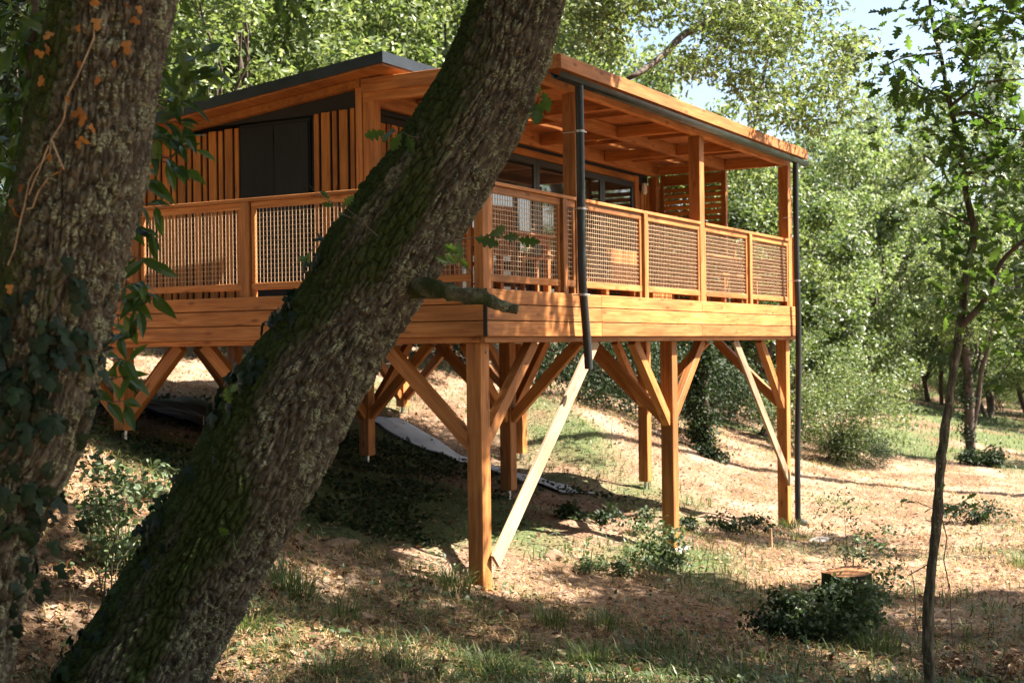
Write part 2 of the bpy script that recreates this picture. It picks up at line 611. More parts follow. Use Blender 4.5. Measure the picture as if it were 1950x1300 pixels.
def _kern(a, b):
    return np.sqrt(((a[:, None, :] - b[None, :, :]) ** 2).sum(-1) + 0.6)


_A = _kern(_cx, _cx)
_n = len(_cx)
_S = np.zeros((_n + 1, _n + 1))
_S[:_n, :_n] = _A
_S[:_n, _n] = 1
_S[_n, :_n] = 1
_w = np.linalg.solve(_S, np.append(_cz, 0))


def gh_np(x, y):
    q = np.stack([np.ravel(x), np.ravel(y)], -1).astype(float)
    cc = np.array([CAM.x, CAM.y])
    rr_ = np.linalg.norm(q - cc, axis=1, keepdims=True)
    q = cc + (q - cc) * np.minimum(1, 95 / np.maximum(rr_, 1e-6))
    out = np.empty(len(q))
    for s in range(0, len(q), 20000):
        out[s:s + 20000] = _kern(q[s:s + 20000], _cx) @ _w[:_n] + _w[_n]
    x, y = q[:, 0], q[:, 1]
    out += (fbm(x * .55, y * .55, 0 * x, 3, 3) - .5) * 0.20 + (fbm(x * 2.6, y * 2.6, 0 * x, 9, 3) - .5) * 0.13
    return out


def gh(x, y):
    return float(gh_np(np.array([x]), np.array([y]))[0])


def green_shade_at(x, y):
    """how grassy, plus painted deck shade: meadow to the right and behind, patches near"""
    D = (x - CAM.x) * FX + (y - CAM.y) * FY
    lat = (x - CAM.x) * FY - (y - CAM.y) * FX
    g = fbm(x * .33, y * .33, 0 * x, 21, 3) - .5
    px = 975 + FPX * lat / np.maximum(D, .5)
    far = np.clip((D - 26) / 20, 0, 1) * np.clip((px - 1450) / 250, 0, 1)
    deck_shade = np.clip((x + 1.2) / 1.0, 0, 1) * np.clip((y - 1.2) / .8, 0, 1) * np.clip((8.2 - x) / 1.2, 0, 1) * np.clip((8.5 - y) / 1.5, 0, 1)  # dark tint under the deck, painted in for its shade
    fore = np.clip((px - 430) / 150, 0, 1) * np.clip((1500 - px) / 200, 0, 1) * np.clip((12.6 - D) / 1.5, 0, 1)
    return np.clip(g * 1.9 + far * .45 - .04 + deck_shade * .34 + fore * .03, -.3, .6)


ang = np.concatenate([np.radians(np.linspace(-180, -33, 40, endpoint=False)), np.radians(np.linspace(-33, 33, 420, endpoint=False)), np.radians(np.linspace(33, 180, 41))])
rad = np.concatenate([[0.3], np.geomspace(1.5, 6, 10, endpoint=False), np.geomspace(6, 24, 210, endpoint=False), np.geomspace(24, 70, 60, endpoint=False), np.geomspace(70, 900, 24)])
A2, R2 = np.meshgrid(ang, rad)
yaw = math.atan2(FV.y, FV.x)
gx = CAM.x + R2 * np.cos(yaw + A2)
gy = CAM.y + R2 * np.sin(yaw + A2)
gz = gh_np(gx, gy)
nr, na = A2.shape
idx = np.arange(nr * na).reshape(nr, na)
quads = np.stack([idx[:-1, :-1], idx[:-1, 1:], idx[1:, 1:], idx[1:, :-1]], -1).reshape(-1, 4)
quads = quads[:, ::-1]
me = mesh_np('ground', np.stack([gx.ravel(), gy.ravel(), gz], -1), quads[:, ::-1], True)
vattr(me, 'green', green_shade_at(gx.ravel(), gy.ravel()))  # also carries the painted deck shade
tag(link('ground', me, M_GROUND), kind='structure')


# ------------------------------------------------------------------ box pieces
def box_mesh(L, w, h, ch=0.004):
    """chamfered box, length on X, width Y, height Z, centred"""
    bm = bmesh.new()
    bmesh.ops.create_cube(bm, size=1.0)
    for v in bm.verts:
        v.co = Vector((v.co.x * L, v.co.y * w, v.co.z * h))
    if ch > 0:
        bmesh.ops.bevel(bm, geom=list(bm.edges), offset=min(ch, w * .2, h * .2), segments=1, affect='EDGES')
    me = bpy.data.meshes.new('piece')
    bm.to_mesh(me)
    bm.free()
    return me


_cache = {}


def member(name, p0, p1, w, h, mat, parent, up=(0, 0, 1), ch=0.004, roll=0.0):
    p0, p1 = Vector(p0), Vector(p1)
    d = p1 - p0
    Ln = d.length
    x = d.normalized()
    up = Vector(up)
    y = up.cross(x)
    if y.length < 1e-4:
        y = Vector((1, 0, 0)).cross(x)
        if y.length < 1e-4:
            y = Vector((0, 1, 0))
    y.normalize()
    z = x.cross(y)
    M = Matrix(((x.x, y.x, z.x, 0), (x.y, y.y, z.y, 0), (x.z, y.z, z.z, 0), (0, 0, 0, 1)))
    M.translation = (p0 + p1) / 2
    key = (round(Ln, 3), round(w, 4), round(h, 4), round(ch, 4), mat.name)
    if key not in _cache:
        _cache[key] = box_mesh(Ln, w, h, ch)
    return link(name, _cache[key], mat, parent, M)


def slab(name, lo, hi, mat, parent, axis='x', ch=0.004):
    """axis-aligned box from lo to hi with grain along axis"""
    lo, hi = Vector(lo), Vector(hi)
    c, s = (lo + hi) / 2, hi - lo
    if axis == 'x':
        return member(name, (lo.x, c.y, c.z), (hi.x, c.y, c.z), s.y, s.z, mat, parent, (0, 0, 1), ch)
    if axis == 'y':
        return member(name, (c.x, lo.y, c.z), (c.x, hi.y, c.z), s.x, s.z, mat, parent, (0, 0, 1), ch)
    return member(name, (c.x, c.y, lo.z), (c.x, c.y, hi.z), s.y, s.x, mat, parent, (1, 0, 0), ch)


def tube_np(pts, radii, nseg=8, cap=True):
    pts = [Vector(p) for p in pts]
    n = len(pts)
    V, F = [], []
    t0 = (pts[1] - pts[0]).normalized()
    a = t0.orthogonal().normalized()
    for i, p in enumerate(pts):
        t = (pts[min(i + 1, n - 1)] - pts[max(i - 1, 0)]).normalized()
        a = (a - t * a.dot(t)).normalized()
        b = t.cross(a)
        r = radii[i] if hasattr(radii, '__len__') else radii
        for k in range(nseg):
            th = 2 * math.pi * k / nseg
            V.append(p + a * (r * math.cos(th)) + b * (r * math.sin(th)))
    for i in range(n - 1):
        for k in range(nseg):
            k2 = (k + 1) % nseg
            F.append((i * nseg + k, i * nseg + k2, (i + 1) * nseg + k2, (i + 1) * nseg + k))
    V = np.array([tuple(v) for v in V])
    return V, np.array(F)


def tubes(name, lst, mat, parent, nseg=7, kind=None, smooth=True):
    Vs, Fs, o = [], [], 0
    for pts, rr in lst:
        v, f = tube_np(pts, rr, nseg)
        Vs.append(v)
        Fs.append(f + o)
        o += len(v)
    caps = []
    me = mesh_np(name, np.concatenate(Vs), np.concatenate(Fs), smooth)
    return link(name, me, mat, parent, None, kind)


def catmull(pts, n):
    P = np.array([tuple(p) for p in pts], float)
    P = np.vstack([2 * P[0] - P[1], P, 2 * P[-1] - P[-2]])
    m_ = len(pts) - 1
    t = np.linspace(0, m_, n)
    i = np.minimum(t.astype(int), m_ - 1)
    f = (t - i)[:, None]
    p0, p1, p2, p3 = P[i], P[i + 1], P[i + 2], P[i + 3]
    return .5 * ((2 * p1) + (-p0 + p2) * f + (2 * p0 - 5 * p1 + 4 * p2 - p3) * f ** 2 + (-p0 + 3 * p1 - 3 * p2 + p3) * f ** 3)


# ------------------------------------------------------------------ the cabin
cab = thing('stilt_cabin', 'orange larch wood cabin with covered terrace on tall braced stilts', 'cabin', (0, 0, -2.4))
L_END, V_END, DECK = 9.47, 7.55, 0.405
XW, YW = 1.25, 2.30          # gable wall plane and terrace wall plane
rim_z = ((0.0, 0.143), (0.152, 0.300), (0.309, 0.445))
cuts = (0.0, 5.72, L_END)
for k, (z0, z1) in enumerate(rim_z):
    xs = (0.0, (2.62, 5.72, 2.62)[k] if k != 1 else 5.72, L_END)
    xs = (0.0, 2.455, L_END) if k == 1 else (0.0, 2.455, 5.40, L_END)
    for a, b_ in zip(xs[:-1], xs[1:]):
        slab('rim_board', (a + .002 + (0.012 if a == 0 else 0), -.002 * (k % 2), z0), (b_ - .002, .034, z1), M_WOOD, cab, 'x')
    for a, b_ in ((0.0, 6.1), (6.1, V_END)):
        slab('rim_board', (.0, a + .040 - (.034 if a == 0 else 0) * 0, z0), (.034, b_ - .003, z1), M_WOOD, cab, 'y')
    slab('rim_board', (L_END - .036, .038, z0), (L_END - .002, V_END, z1), M_WOOD, cab, 'y')
    slab('rim_board', (.036, V_END - .036, z0), (L_END - .04, V_END - .002, z1), M_WOOD, cab, 'x')
slab('corner_trim', (.0005, .0005, .0), (.012, .034, .445), M_DARKW, cab, 'z', 0.001)
# deck planks (run along the long side)
n_pl = 50
for i in range(n_pl):
    y0 = .045 + i * (V_END - .09) / n_pl
    slab('deck_plank', (.04, y0, DECK), (L_END - .04, y0 + (V_END - .09) / n_pl - .006, DECK + .028), M_WOOD, cab, 'x', 0.0)
for i in range(16):
    x = .32 + i * .59
    slab('joist', (x, .06, .19), (x + .05, V_END - .05, DECK - .002), M_WOOD, cab, 'y', 0.0)
PX = (.225, 4.85, 9.42 - .115)
PY = (.24, 2.56, 4.86, 7.28)
for y in PY:
    slab('beam', (.06, y - .055, -.052), (L_END - .05, y + .055, .188), M_WOOD, cab, 'x')
for x in PX:
    slab('beam', (x - .05, .06, .0), (x + .05, V_END - .05, .186), M_WOOD, cab, 'y')
slab('beam', (.045, .05, -.056), (L_END - .05, .10, -.002), M_WOOD, cab, 'x')
slab('beam', (.05, .11, -.056), (.10, V_END - .05, -.002), M_WOOD, cab, 'y')
PS = .082
brs = 1.0
for ix, x in enumerate(PX):
    for iy, y in enumerate(PY):
        g = gh(x, y)
        zb = g - .05 if iy == 0 else g + .12
        slab('post', (x - PS, y - PS, zb), (x + PS, y + PS, -.054), M_WOOD, cab, 'z', .006)
        if iy > 0:
            p = slab('post_shoe', (x - .02, y - .02, g - .1), (x + .02, y + .02, zb + .01), M_STEEL, cab, 'z', 0.0)
        # knee braces
        dep = min(brs, (-.054 - zb) * .85)
        for dx, dy in ((1, 0), (-1, 0), (0, 1), (0, -1)):
            if (ix == 0 and dx < 0) or (ix == 2 and dx > 0) or (iy == 0 and dy < 0) or (iy == 3 and dy > 0):
                continue
            if dep < .3:
                continue
            a = Vector((x + dx * (PS - .02), y + dy * (PS - .02), -.054 - dep + .02))
            c = Vector((x + dx * (PS + dep), y + dy * (PS + dep), -.05))
            off = Vector((0, 0, 0)) if (dx > 0 or dy > 0) else Vector((0, 0, -.03))
            member('brace', a + off, c, .10, .13, M_WOOD, cab, (0, 0, 1), .005)
# raking boards on the terrace side
member('raking_board', (.30, .12, -2.14), (2.54, .12, -.03), .035, .17, M_PALE, cab, (0, 0, 1))
member('raking_board', (9.22, .12, -2.22), (6.86, .12, -.03), .035, .15, M_PALE, cab, (0, 0, 1))
for x, y in ((4.85, .24), (9.305, .24), (.225, .24)):
    g = gh(x, y)
    if x > 1:
        slab('footing', (x - .2, y - .2, g - .3), (x + .22, y + .2, g + .02), M_CONC, cab, 'x', .02)
for x, y in ((.143 + .07, .155), (4.86, .155)):
    tubes('bolt_head', [([(x + .03, .158, -.15), (x + .03, .148, -.15), (x + .03, .146, -.15)], [.012, .012, .002])], M_STEEL, cab, 6)

# house body, dark membrane behind the battens
bx1, by1, hz = 9.05, 7.15, 2.52
slab('wall', (XW + .05, YW + .05, DECK + .03), (bx1, by1, hz), M_MEMB, cab, 'x', 0.0)
# sloping upper wall body
bm = bmesh.new()
zf, zbk = 2.86, 2.40


def prism(name, xs, prof, mat):
    vs_ = []
    bm = bmesh.new()
    for x in xs:
        vs_.append([bm.verts.new((x, y, z)) for y, z in prof])
    n = len(prof)
    bm.faces.new(vs_[0])
    bm.faces.new(vs_[1][::-1])
    for i in range(n):
        j = (i + 1) % n
        bm.faces.new((vs_[0][j], vs_[0][i], vs_[1][i], vs_[1][j]))
    bmesh.ops.recalc_face_normals(bm, faces=bm.faces)
    me = bpy.data.meshes.new(name)
    bm.to_mesh(me)
    bm.free()
    return link(name, me, mat, cab)


def roof_z(y):          # underside of the roof at y
    return 2.917 - .1055 * (y - 1.80)


prism('upper_wall', (XW + .05, bx1), [(YW + .05, hz - .01), (YW + .05, roof_z(YW) - .02), (by1, roof_z(by1) - .02), (by1, min(hz, roof_z(by1)) - .03)], M_MEMB)
prism('roof', (.95, 9.75), [(1.80, 2.917), (1.80, 3.036), (7.75, 3.036 - .1055 * 5.95), (7.75, 2.917 - .1055 * 5.95)], M_ROOFM)
prism('soffit', (.975, 9.72), [(1.825, 2.890), (1.825, 2.914), (7.72, 2.914 - .1055 * 5.9), (7.72, 2.890 - .1055 * 5.9)], M_WOOD)
prism('gable_beam', (XW - .035, XW + .045), [(2.30, roof_z(2.30) - .115), (2.30, roof_z(2.30) - .03), (7.15, roof_z(7.15) - .03), (7.15, roof_z(7.15) - .115)], M_BATT)


def batt(x0, x1, y0, y1, z0, z1):
    o = slab('batten', (x0, y0, z0), (x1, y1, z1), M_BATT, cab, 'z', .003)
    return o


# gable wall battens (wide, narrow alternately) left and right of the dark double door
def btop(y):
    return 2.533 - .045 * (y - 2.64)


y = 3.02
seq = 0
spots = []
v = 2.42
for wd in (.058, .105, .058):
    spots.append((v, v + wd))
    v += wd + .042
v = 2.74
spots = [(2.405, 2.462), (2.500, 2.612), (2.648, 2.707), (2.743, 2.860), (2.896, 2.962)]
v = 4.055
k = 1
while v < 7.0:
    wd = .115 if k % 2 == 0 else .060
    spots.append((v, v + wd))
    v += wd + .035
    k += 1
for a, b_ in spots:
    batt(XW + .012, XW + .034, a, b_, DECK + .04 + random.uniform(0, .01), btop((a + b_) / 2) + random.uniform(-.006, .006))
# dark double door in the gable
dr = slab('double_door', (XW + .020, 3.02, DECK + .03), (XW + .047, 4.04, 2.49), M_DARKW, cab, 'z', .002)
for a, b_ in ((3.07, 3.51), (3.55, 3.99)):
    slab('door_leaf', (XW + .006, a - .03, DECK + .07), (XW + .019, b_ + .03, 2.45), M_DARKW, dr, 'z', .003)
# corner posts of the house
slab('corner_post', (XW - .012, 2.285, DECK), (XW + .06, 2.370, 2.80), M_WOOD, cab, 'z')
slab('corner_post', (XW + .002, 2.14, DECK), (XW + .14, 2.28, 2.585), M_WOOD, cab, 'z')
# terrace wall battens
spots = []
v, k = 1.52, 0
while v < 3.15:
    wd = .115 if k % 2 else .060
    spots.append((v, v + wd))
    v += wd + .035
    k += 1
v, k = 8.62, 0
while v < 9.0:
    wd = .115 if k % 2 else .060
    spots.append((v, v + wd))
    v += wd + .035
    k += 1
for a, b_ in spots:
    batt(a, b_, YW + .012, YW + .034, DECK + .04, 2.42 + random.uniform(-.005, .005))
slab('lintel', (3.2, YW - .02, 2.425), (8.45, YW + .045, 2.515), M_BATT, cab, 'x')
slab('corner_post', (8.42, YW - .03, DECK), (8.55, YW + .04, 2.52), M_WOOD, cab, 'z')
slab('corner_post', (9.06, YW - .10, DECK), (9.19, YW + .04, 2.55), M_WOOD, cab, 'z')
# sliding glass doors
for a, b_ in ((3.22, 5.24), (5.24, 7.28), (7.28, 8.40)):
    fr = slab('glass_door', (a + .003, YW + .012, DECK + .03), (b_ - .003, YW + .044, 2.42), M_FRAME, cab, 'z', .002)
    slab('pane', (a + .09, YW + .004, DECK + .13), (b_ - .09, YW + .011, 2.33), M_GLASS, fr, 'z', .001)
    slab('frame_rail', (a + .003, YW - .008, 2.335), (b_ - .003, YW + .011, 2.418), M_FRAME, fr, 'x', .002)
    for q in (a + .003, b_ - .085):
        slab('frame_stile', (q, YW - .012, DECK + .03), (q + .08, YW + .011, 2.334), M_FRAME, fr, 'z', .002)

# pergola roof over the terrace
pz = 2.585
for x in (2.085, 5.62, 9.22):
    slab('terrace_post', (x - .078, .07, .30), (x + .078, .225, pz - .005), M_WOOD, cab, 'z', .005)
slab('pergola_beam', (XW + .005, .08, pz - .002), (9.30, .16, pz + .10), M_WOOD, cab, 'x')
slab('pergola_beam', (XW + .07, 1.09, pz + .012), (9.28, 1.17, pz + .17), M_WOOD, cab, 'x')
slab('pergola_beam', (XW + .15, YW - .07, pz - .02), (9.20, YW - .005, pz + .19), M_WOOD, cab, 'x')
slab('pergola_beam', (XW, .165, pz - .004), (XW + .065, 2.283, pz + .112), M_WOOD, cab, 'y')
slab('fascia_board', (XW - .03, -.14, 2.682), (XW - .002, 2.283, 2.835), M_WOOD, cab, 'y')
for x in (3.27, 5.27, 7.27, 9.22):
    for a, b_ in ((.165, 1.085), (1.175, YW - .075)):
        slab('purlin', (x - .04, a, pz + .015), (x + .04, b_, pz + .155), M_WOOD, cab, 'y')
for x in (2.26, 4.26, 6.26, 8.26):
    slab('purlin', (x - .02, .17, pz + .115), (x + .02, YW - .08, pz + .165), M_WOOD, cab, 'y')
slab('fascia_board', (XW - .03, -.178, 2.682), (9.36, -.142, 2.826), M_WOOD, cab, 'x')
slab('fascia_board', (9.33, -.14, 2.69), (9.358, 2.25, 2.835), M_WOOD, cab, 'y')
# reed mats: rows of overlapping sheets with ragged edges
for i, (a, b_) in enumerate(((1.24, 3.22), (3.20, 5.21), (5.19, 7.2), (7.18, 9.33))):
    for j, (c, d) in enumerate(((-.13, 1.10), (1.12, 2.27))):
        nx, ny = 26, 40
        X, Y = np.meshgrid(np.linspace(a, b_, nx), np.linspace(c, d, ny))
        Z = pz + .172 + .008 * i % .016 + .006 * (vnoise(X * 2, Y * 30, 0 * X, i) - .5) + .012 * (vnoise(X * 3, Y * 3, 0 * X, 5 + i) - .5)
        Y = Y + (np.arange(ny)[:, None] == ny - 1) * (vnoise(X * 18, 0 * X, 0 * X, 40 + i) - .6) * .05
        ii = np.arange(nx * ny).reshape(ny, nx)
        q = np.stack([ii[:-1, :-1], ii[:-1, 1:], ii[1:, 1:], ii[1:, :-1]], -1).reshape(-1, 4)
        keep = rng.random(len(q)) > .012
        link('reed_mat', mesh_np('reed_mat', np.stack([X.ravel(), Y.ravel(), Z.ravel()], -1), q[keep], True), M_REED, cab)
slab('pergola_sheet', (XW - .02, -.13, pz + .205), (9.34, 1.78, pz + .212), M_WOOD, cab, 'x', 0.0)
# gutter (half round) and its end
gpts = []
nseg = 10
Vg, Fg = [], []
for x in (XW - .03, 9.42):
    for rr in (.062, .056):
        for k in range(nseg + 1):
            th = math.pi + math.pi * k / nseg
            Vg.append((x, -.117 + rr * math.cos(th), 2.648 + rr * 1.15 * math.sin(th)))
n1 = nseg + 1
for k in range(nseg):
    Fg += [(k, k + 1, 2 * n1 + k + 1, 2 * n1 + k), (n1 + k + 1, n1 + k, 3 * n1 + k, 3 * n1 + k + 1), (k + 1, k, n1 + k, n1 + k + 1), (2 * n1 + k, 2 * n1 + k + 1, 3 * n1 + k + 1, 3 * n1 + k)]
link('gutter', mesh_np('gutter', np.array(Vg), np.array(Fg), True), M_GUTTER, cab)


def pipe(pts, r):
    P = catmull(pts, len(pts) * 6)
    d = tubes('downpipe', [(P, r)], M_BLACK, cab, 14)
    return d


d1 = pipe([(1.74, -.115, 2.62), (1.745, -.115, 2.5), (1.75, -.115, 1.9), (1.75, -.115, 1.2), (1.76, -.115, .6), (1.80, -.115, .30), (1.86, -.115, -.1), (1.885, -.115, -.34)], .044)
d2 = pipe([(8.95, -.115, 2.62), (8.96, -.11, 2.5), (8.98, -.10, 1.8), (9.02, -.09, 1.0), (9.06, -.09, .3), (9.13, -.06, -.6), (9.17, -.02, -1.6), (9.2, -.0, -2.55), (9.23, .0, -2.78), (9.36, -.06, -2.86)], .045)
for d, cl in ((d1, ((1.75, -.115, 2.12), (1.752, -.115, 1.32), (1.775, -.115, .43))), (d2, ((8.99, -.1, 1.78), (9.03, -.09, .83)))):
    for c in cl:
        c = Vector(c)
        tubes('clamp', [([c + Vector((0, 0, -.012)), c + Vector((0, 0, .012))], .049), ([c + Vector((.04, -.02, 0)), c + Vector((.085, -.03, .0))], .007), ([c + Vector((0, .03, 0)), c + Vector((0, .20, 0))], .006)], M_STEEL, d, 10)

# ---- railings
def wire_panel(axis, c, a0, a1, z0, z1, parent):
    """square wire grid in the plane axis==c"""
    Vs, Fs, o = [], [], 0
    s = .0027 if axis == 'y' else .0022

    def bar(p, q):
        nonlocal o
        p, q = np.array(p), np.array(q)
        lo, hi = np.minimum(p, q) - s, np.maximum(p, q) + s
        v = np.array([[lo[0] if i & 1 == 0 else hi[0], lo[1] if i & 2 == 0 else hi[1], lo[2] if i & 4 == 0 else hi[2]] for i in range(8)])
        f = np.array([(0, 2, 3, 1), (4, 5, 7, 6), (0, 1, 5, 4), (2, 6, 7, 3), (0, 4, 6, 2), (1, 3, 7, 5)])
        Vs.append(v)
        Fs.append(f + o)
        o += 8
    n = int((a1 - a0) / .0475)
    for i in range(n + 1):
        t = a0 + (a1 - a0) * i / n
        bar((t, c + .003, z0) if axis == 'y' else (c + .003, t, z0), (t, c + .003, z1) if axis == 'y' else (c + .003, t, z1))
    n = int((z1 - z0) / .0475)
    for i in range(n + 1):
        t = z0 + (z1 - z0) * i / n
        bar((a0, c - .0035, t) if axis == 'y' else (c - .0035, a0, t), (a1, c - .0035, t) if axis == 'y' else (c - .0035, a1, t))
    return link('wire_mesh', mesh_np('wire_mesh', np.concatenate(Vs), np.concatenate(Fs)), M_WIRE, parent)


ZB0, ZB1, ZT0, ZT1, ZC = .520, .590, 1.362, 1.432, 1.470
YR = .10      # rail centre plane on the terrace side
XR = .08      # on the gable side


def bay(axis, c, a0, a1, cap=True):
    sx = (lambda lo, hi, n, ax: slab(n, lo, hi, M_WOOD, cab, ax))
    if axis == 'y':
        slab('top_rail', (a0, c - .021, ZT0), (a1, c + .021, ZT1), M_WOOD, cab, 'x')
        slab('bottom_rail', (a0, c - .021, ZB0), (a1, c + .021, ZB1), M_WOOD, cab, 'x')
        for q in (a0, a1 - .05):
            slab('stile', (q, c - .019, ZB1 + .001), (q + .05, c + .019, ZT0 - .001), M_WOOD, cab, 'z')
        for q in (a0, a1 - .05):
            slab('stile', (q, c - .019, DECK + .03), (q + .05, c + .019, ZB0 - .001), M_WOOD, cab, 'z')
    else:
        slab('top_rail', (c - .021, a0, ZT0), (c + .021, a1, ZT1), M_WOOD, cab, 'y')
        slab('bottom_rail', (c - .021, a0, ZB0), (c + .021, a1, ZB1), M_WOOD, cab, 'y')
        for q in (a0, a1 - .05):
            slab('stile', (c - .019, q, ZB1 + .001), (c + .019, q + .05, ZT0 - .001), M_WOOD, cab, 'z')
        for q in (a0, a1 - .05):
            slab('stile', (c - .019, q, DECK + .03), (c + .019, q + .05, ZB0 - .001), M_WOOD, cab, 'z')
    wire_panel(axis, c, a0 + .05, a1 - .05, ZB1, ZT0, cab)


for a0, a1 in ((.21, 1.655), (1.78, 2.0), (2.17, 3.71), (3.86, 5.535), (5.705, 7.33), (7.48, 9.135)):
    bay('y', YR, a0, a1)
for a0, a1 in ((.20, 1.42), (1.52, 2.86), (2.98, 4.42), (4.54, 5.98), (6.1, 7.4)):
    bay('x', XR, a0, a1)
for a0, a1 in ((.042, 2.005), (2.165, 5.538), (5.702, 9.14)):
    slab('rail_cap', (a0, YR - .045, ZT1 + .002), (a1, YR + .045, ZC), M_WOOD, cab, 'x')
for a0, a1 in ((.15, 3.9), (3.903, 7.45)):
    slab('rail_cap', (XR - .045, a0, ZT1 + .002), (XR + .045, a1, ZC), M_WOOD, cab, 'y')
for x in (.08, 1.718, 3.785, 7.405):
    slab('rail_post', (x - .05 - (.0), YR - .05, .30), (x + .05, YR + .048, ZT1), M_WOOD, cab, 'z')
slab('rail_post', (.145, YR - .03, .30), (.205, YR + .03, ZT1), M_WOOD, cab, 'z')
for y in (1.47, 2.92, 4.48, 6.04, 7.44):
    slab('rail_post', (XR - .05, y - .05, .30), (XR + .05, y + .05, ZT1), M_WOOD, cab, 'z')
# end railing with horizontal slats, slatted screen
XE = 9.40
slab('rail_post', (XE - .04, .04, .30), (XE + .04, .12, 1.50), M_WOOD, cab, 'z')
slab('rail_post', (XE - .04, 1.02, .45), (XE + .04, 1.10, 1.44), M_WOOD, cab, 'z')
slab('rail_cap', (XE - .05, .125, 1.42), (XE + .05, 1.10, 1.46), M_WOOD, cab, 'y')
for z in (.55, .70, .85, .98, 1.10):
    slab('slat', (XE - .012, .122, z), (XE + .012, 1.018, z + .09), M_WOOD, cab, 'y')
XS = 9.24
slab('screen_post', (XS - .04, 1.09, DECK + .03), (XS + .04, 1.165, pz + .01), M_WOOD, cab, 'z')
slab('screen_post', (XS - .04, 2.13, DECK + .03), (XS + .04, 2.195, pz + .01), M_WOOD, cab, 'z')
slab('screen_rail', (XS - .03, 1.17, 2.42), (XS + .03, 2.128, 2.58), M_BATT, cab, 'y')
z = .50
while z < 2.41:
    member('slat', (XS, 1.168, z), (XS, 2.128, z), .075, .016, M_BATT, cab, (.76, 0, .65), .002)
    z += .092
# wall lamp
lmp = slab('lamp_bracket', (8.60, YW - .03, 2.30), (8.68, YW + .0, 2.40), M_FRAME, cab, 'z', .003)
tubes('lamp_shade', [([(8.64, YW - .075, 2.24), (8.64, YW - .075, 2.26), (8.64, YW - .075, 2.40), (8.64, YW - .075, 2.42)], [.03, .046, .046, .03])], M_LAMP, lmp, 12)

# ------------------------------------------------------------------ terrace furniture
ZF = DECK + .03


def slat_chair(loc, rz, label, group):
    t = thing('garden_chair', label, 'chair', loc, group)
    def pc(n, lo, hi, ax, lean=0):
        return slab(n, Vector(lo) + Vector(loc), Vector(hi) + Vector(loc), M_FURN, t, ax, .003)
    for x in (-.22, .18):
        for y in (-.22, .18):
            pc('leg', (x, y, 0), (x + .04, y + .04, .43 if y < 0 else .92), 'z')
    for i in range(6):
        pc('seat_slat', (-.23, -.23 + i * .075, .43), (.23, -.23 + i * .075 + .062, .45), 'x')
    for i in range(7):
        pc('back_slat', (-.175 + i * .052, .19, .50), (-.175 + i * .052 + .036, .212, .86), 'z')
    pc('back_rail', (-.178, .185, .862), (.178, .217, .92), 'x')
    pc('back_rail', (-.178, .185, .455), (.178, .217, .498), 'x')
    R = Matrix.Translation(Vector(loc)) @ Matrix.Rotation(rz, 4, 'Z')
    t.matrix_basis = R
    return t


def table(name, loc, lx, ly, h, label, mat):
    t = thing(name, label, 'table', loc)
    loc = Vector(loc)
    n = max(3, int(ly / .11))
    for i in range(n):
        y0 = -ly / 2 + i * ly / n
        slab('top_board', loc + Vector((-lx / 2, y0, h - .035)), loc + Vector((lx / 2, y0 + ly / n - .006, h)), mat, t, 'x')
    for x in (-lx / 2 + .06, lx / 2 - .13):
        for y in (-ly / 2 + .05, ly / 2 - .12):
            slab('leg', loc + Vector((x, y, 0)), loc + Vector((x + .07, y + .07, h - .04)), mat, t, 'z')
    for y in (-ly / 2 + .06, ly / 2 - .085):
        slab('apron', loc + Vector((-lx / 2 + .135, y, h - .12)), loc + Vector((lx / 2 - .135, y + .025, h - .04)), mat, t, 'x')
    return t


def bench(name, loc, lx, label):
    t = thing(name, label, 'bench', loc)
    loc = Vector(loc)
    for i in range(3):
        slab('seat_board', loc + Vector((-lx / 2, -.17 + i * .115, .41)), loc + Vector((lx / 2, -.17 + i * .115 + .108, .445)), M_FURN, t, 'x')
    for x in (-lx / 2 + .1, lx / 2 - .17):
        for y in (-.15, .09):
            slab('leg', loc + Vector((x, y, 0)), loc + Vector((x + .07, y + .06, .408)), M_FURN, t, 'z')
    return t


table('dining_table', (2.3, 1.25, ZF), 1.5, .8, .74, 'wooden dining table behind the first wire panel by the near terrace corner', M_FURN)
slat_chair((1.35, .80, ZF), math.pi * .95, 'slatted wooden chair nearest the terrace corner, behind the wire panel', None)
slat_chair((2.35, .62, ZF), math.pi * 1.03, 'slatted wooden chair behind the black downpipe and the narrow wire panel', None)
slat_chair((2.9, 1.85, ZF), 0.1, 'slatted wooden chair on the house side of the dining table', None)
# low seat with a broad cane back
ls = thing('lounge_seat', 'low wooden lounge seat with a broad cane back behind the third wire panel', 'seat', (4.25, .55, ZF))
o_ = Vector((4.25, .55, ZF))
for i in range(20):
    slab('cane', o_ + Vector((-.42 + i * .045, -.02, .24)), o_ + Vector((-.42 + i * .045 + .038, .004, .62)), M_WOOD, ls, 'z', .003)
slab('back_rail', o_ + Vector((-.44, .006, .54)), o_ + Vector((.49, .04, .60)), M_FURN, ls, 'x')
for i in range(4):
    slab('seat_board', o_ + Vector((-.42, .05 + i * .12, .24)), o_ + Vector((.47, .05 + i * .12 + .11, .27)), M_FURN, ls, 'x')
for x in (-.42, .39):
    for y in (.0, .46):
        slab('leg', o_ + Vector((x, y + .05, 0)), o_ + Vector((x + .08, y + .12, .238)), M_WOOD, ls, 'z')
pl = thing('planter_box', 'low boarded wooden box on the terrace beside the lounge seat', 'planter', (5.05, .45, ZF))
for i in range(10):
    slab('board', Vector((4.72 + i * .068, .38, ZF)), Vector((4.72 + i * .068 + .062, .405, ZF + .16)), M_WOOD, pl, 'z', .003)
slab('lid', Vector((4.70, .37, ZF + .162)), Vector((5.42, .85, ZF + .19)), M_FURN, pl, 'x')
slab('side', Vector((4.72, .407, ZF)), Vector((4.745, .84, ZF + .16)), M_FURN, pl, 'y')
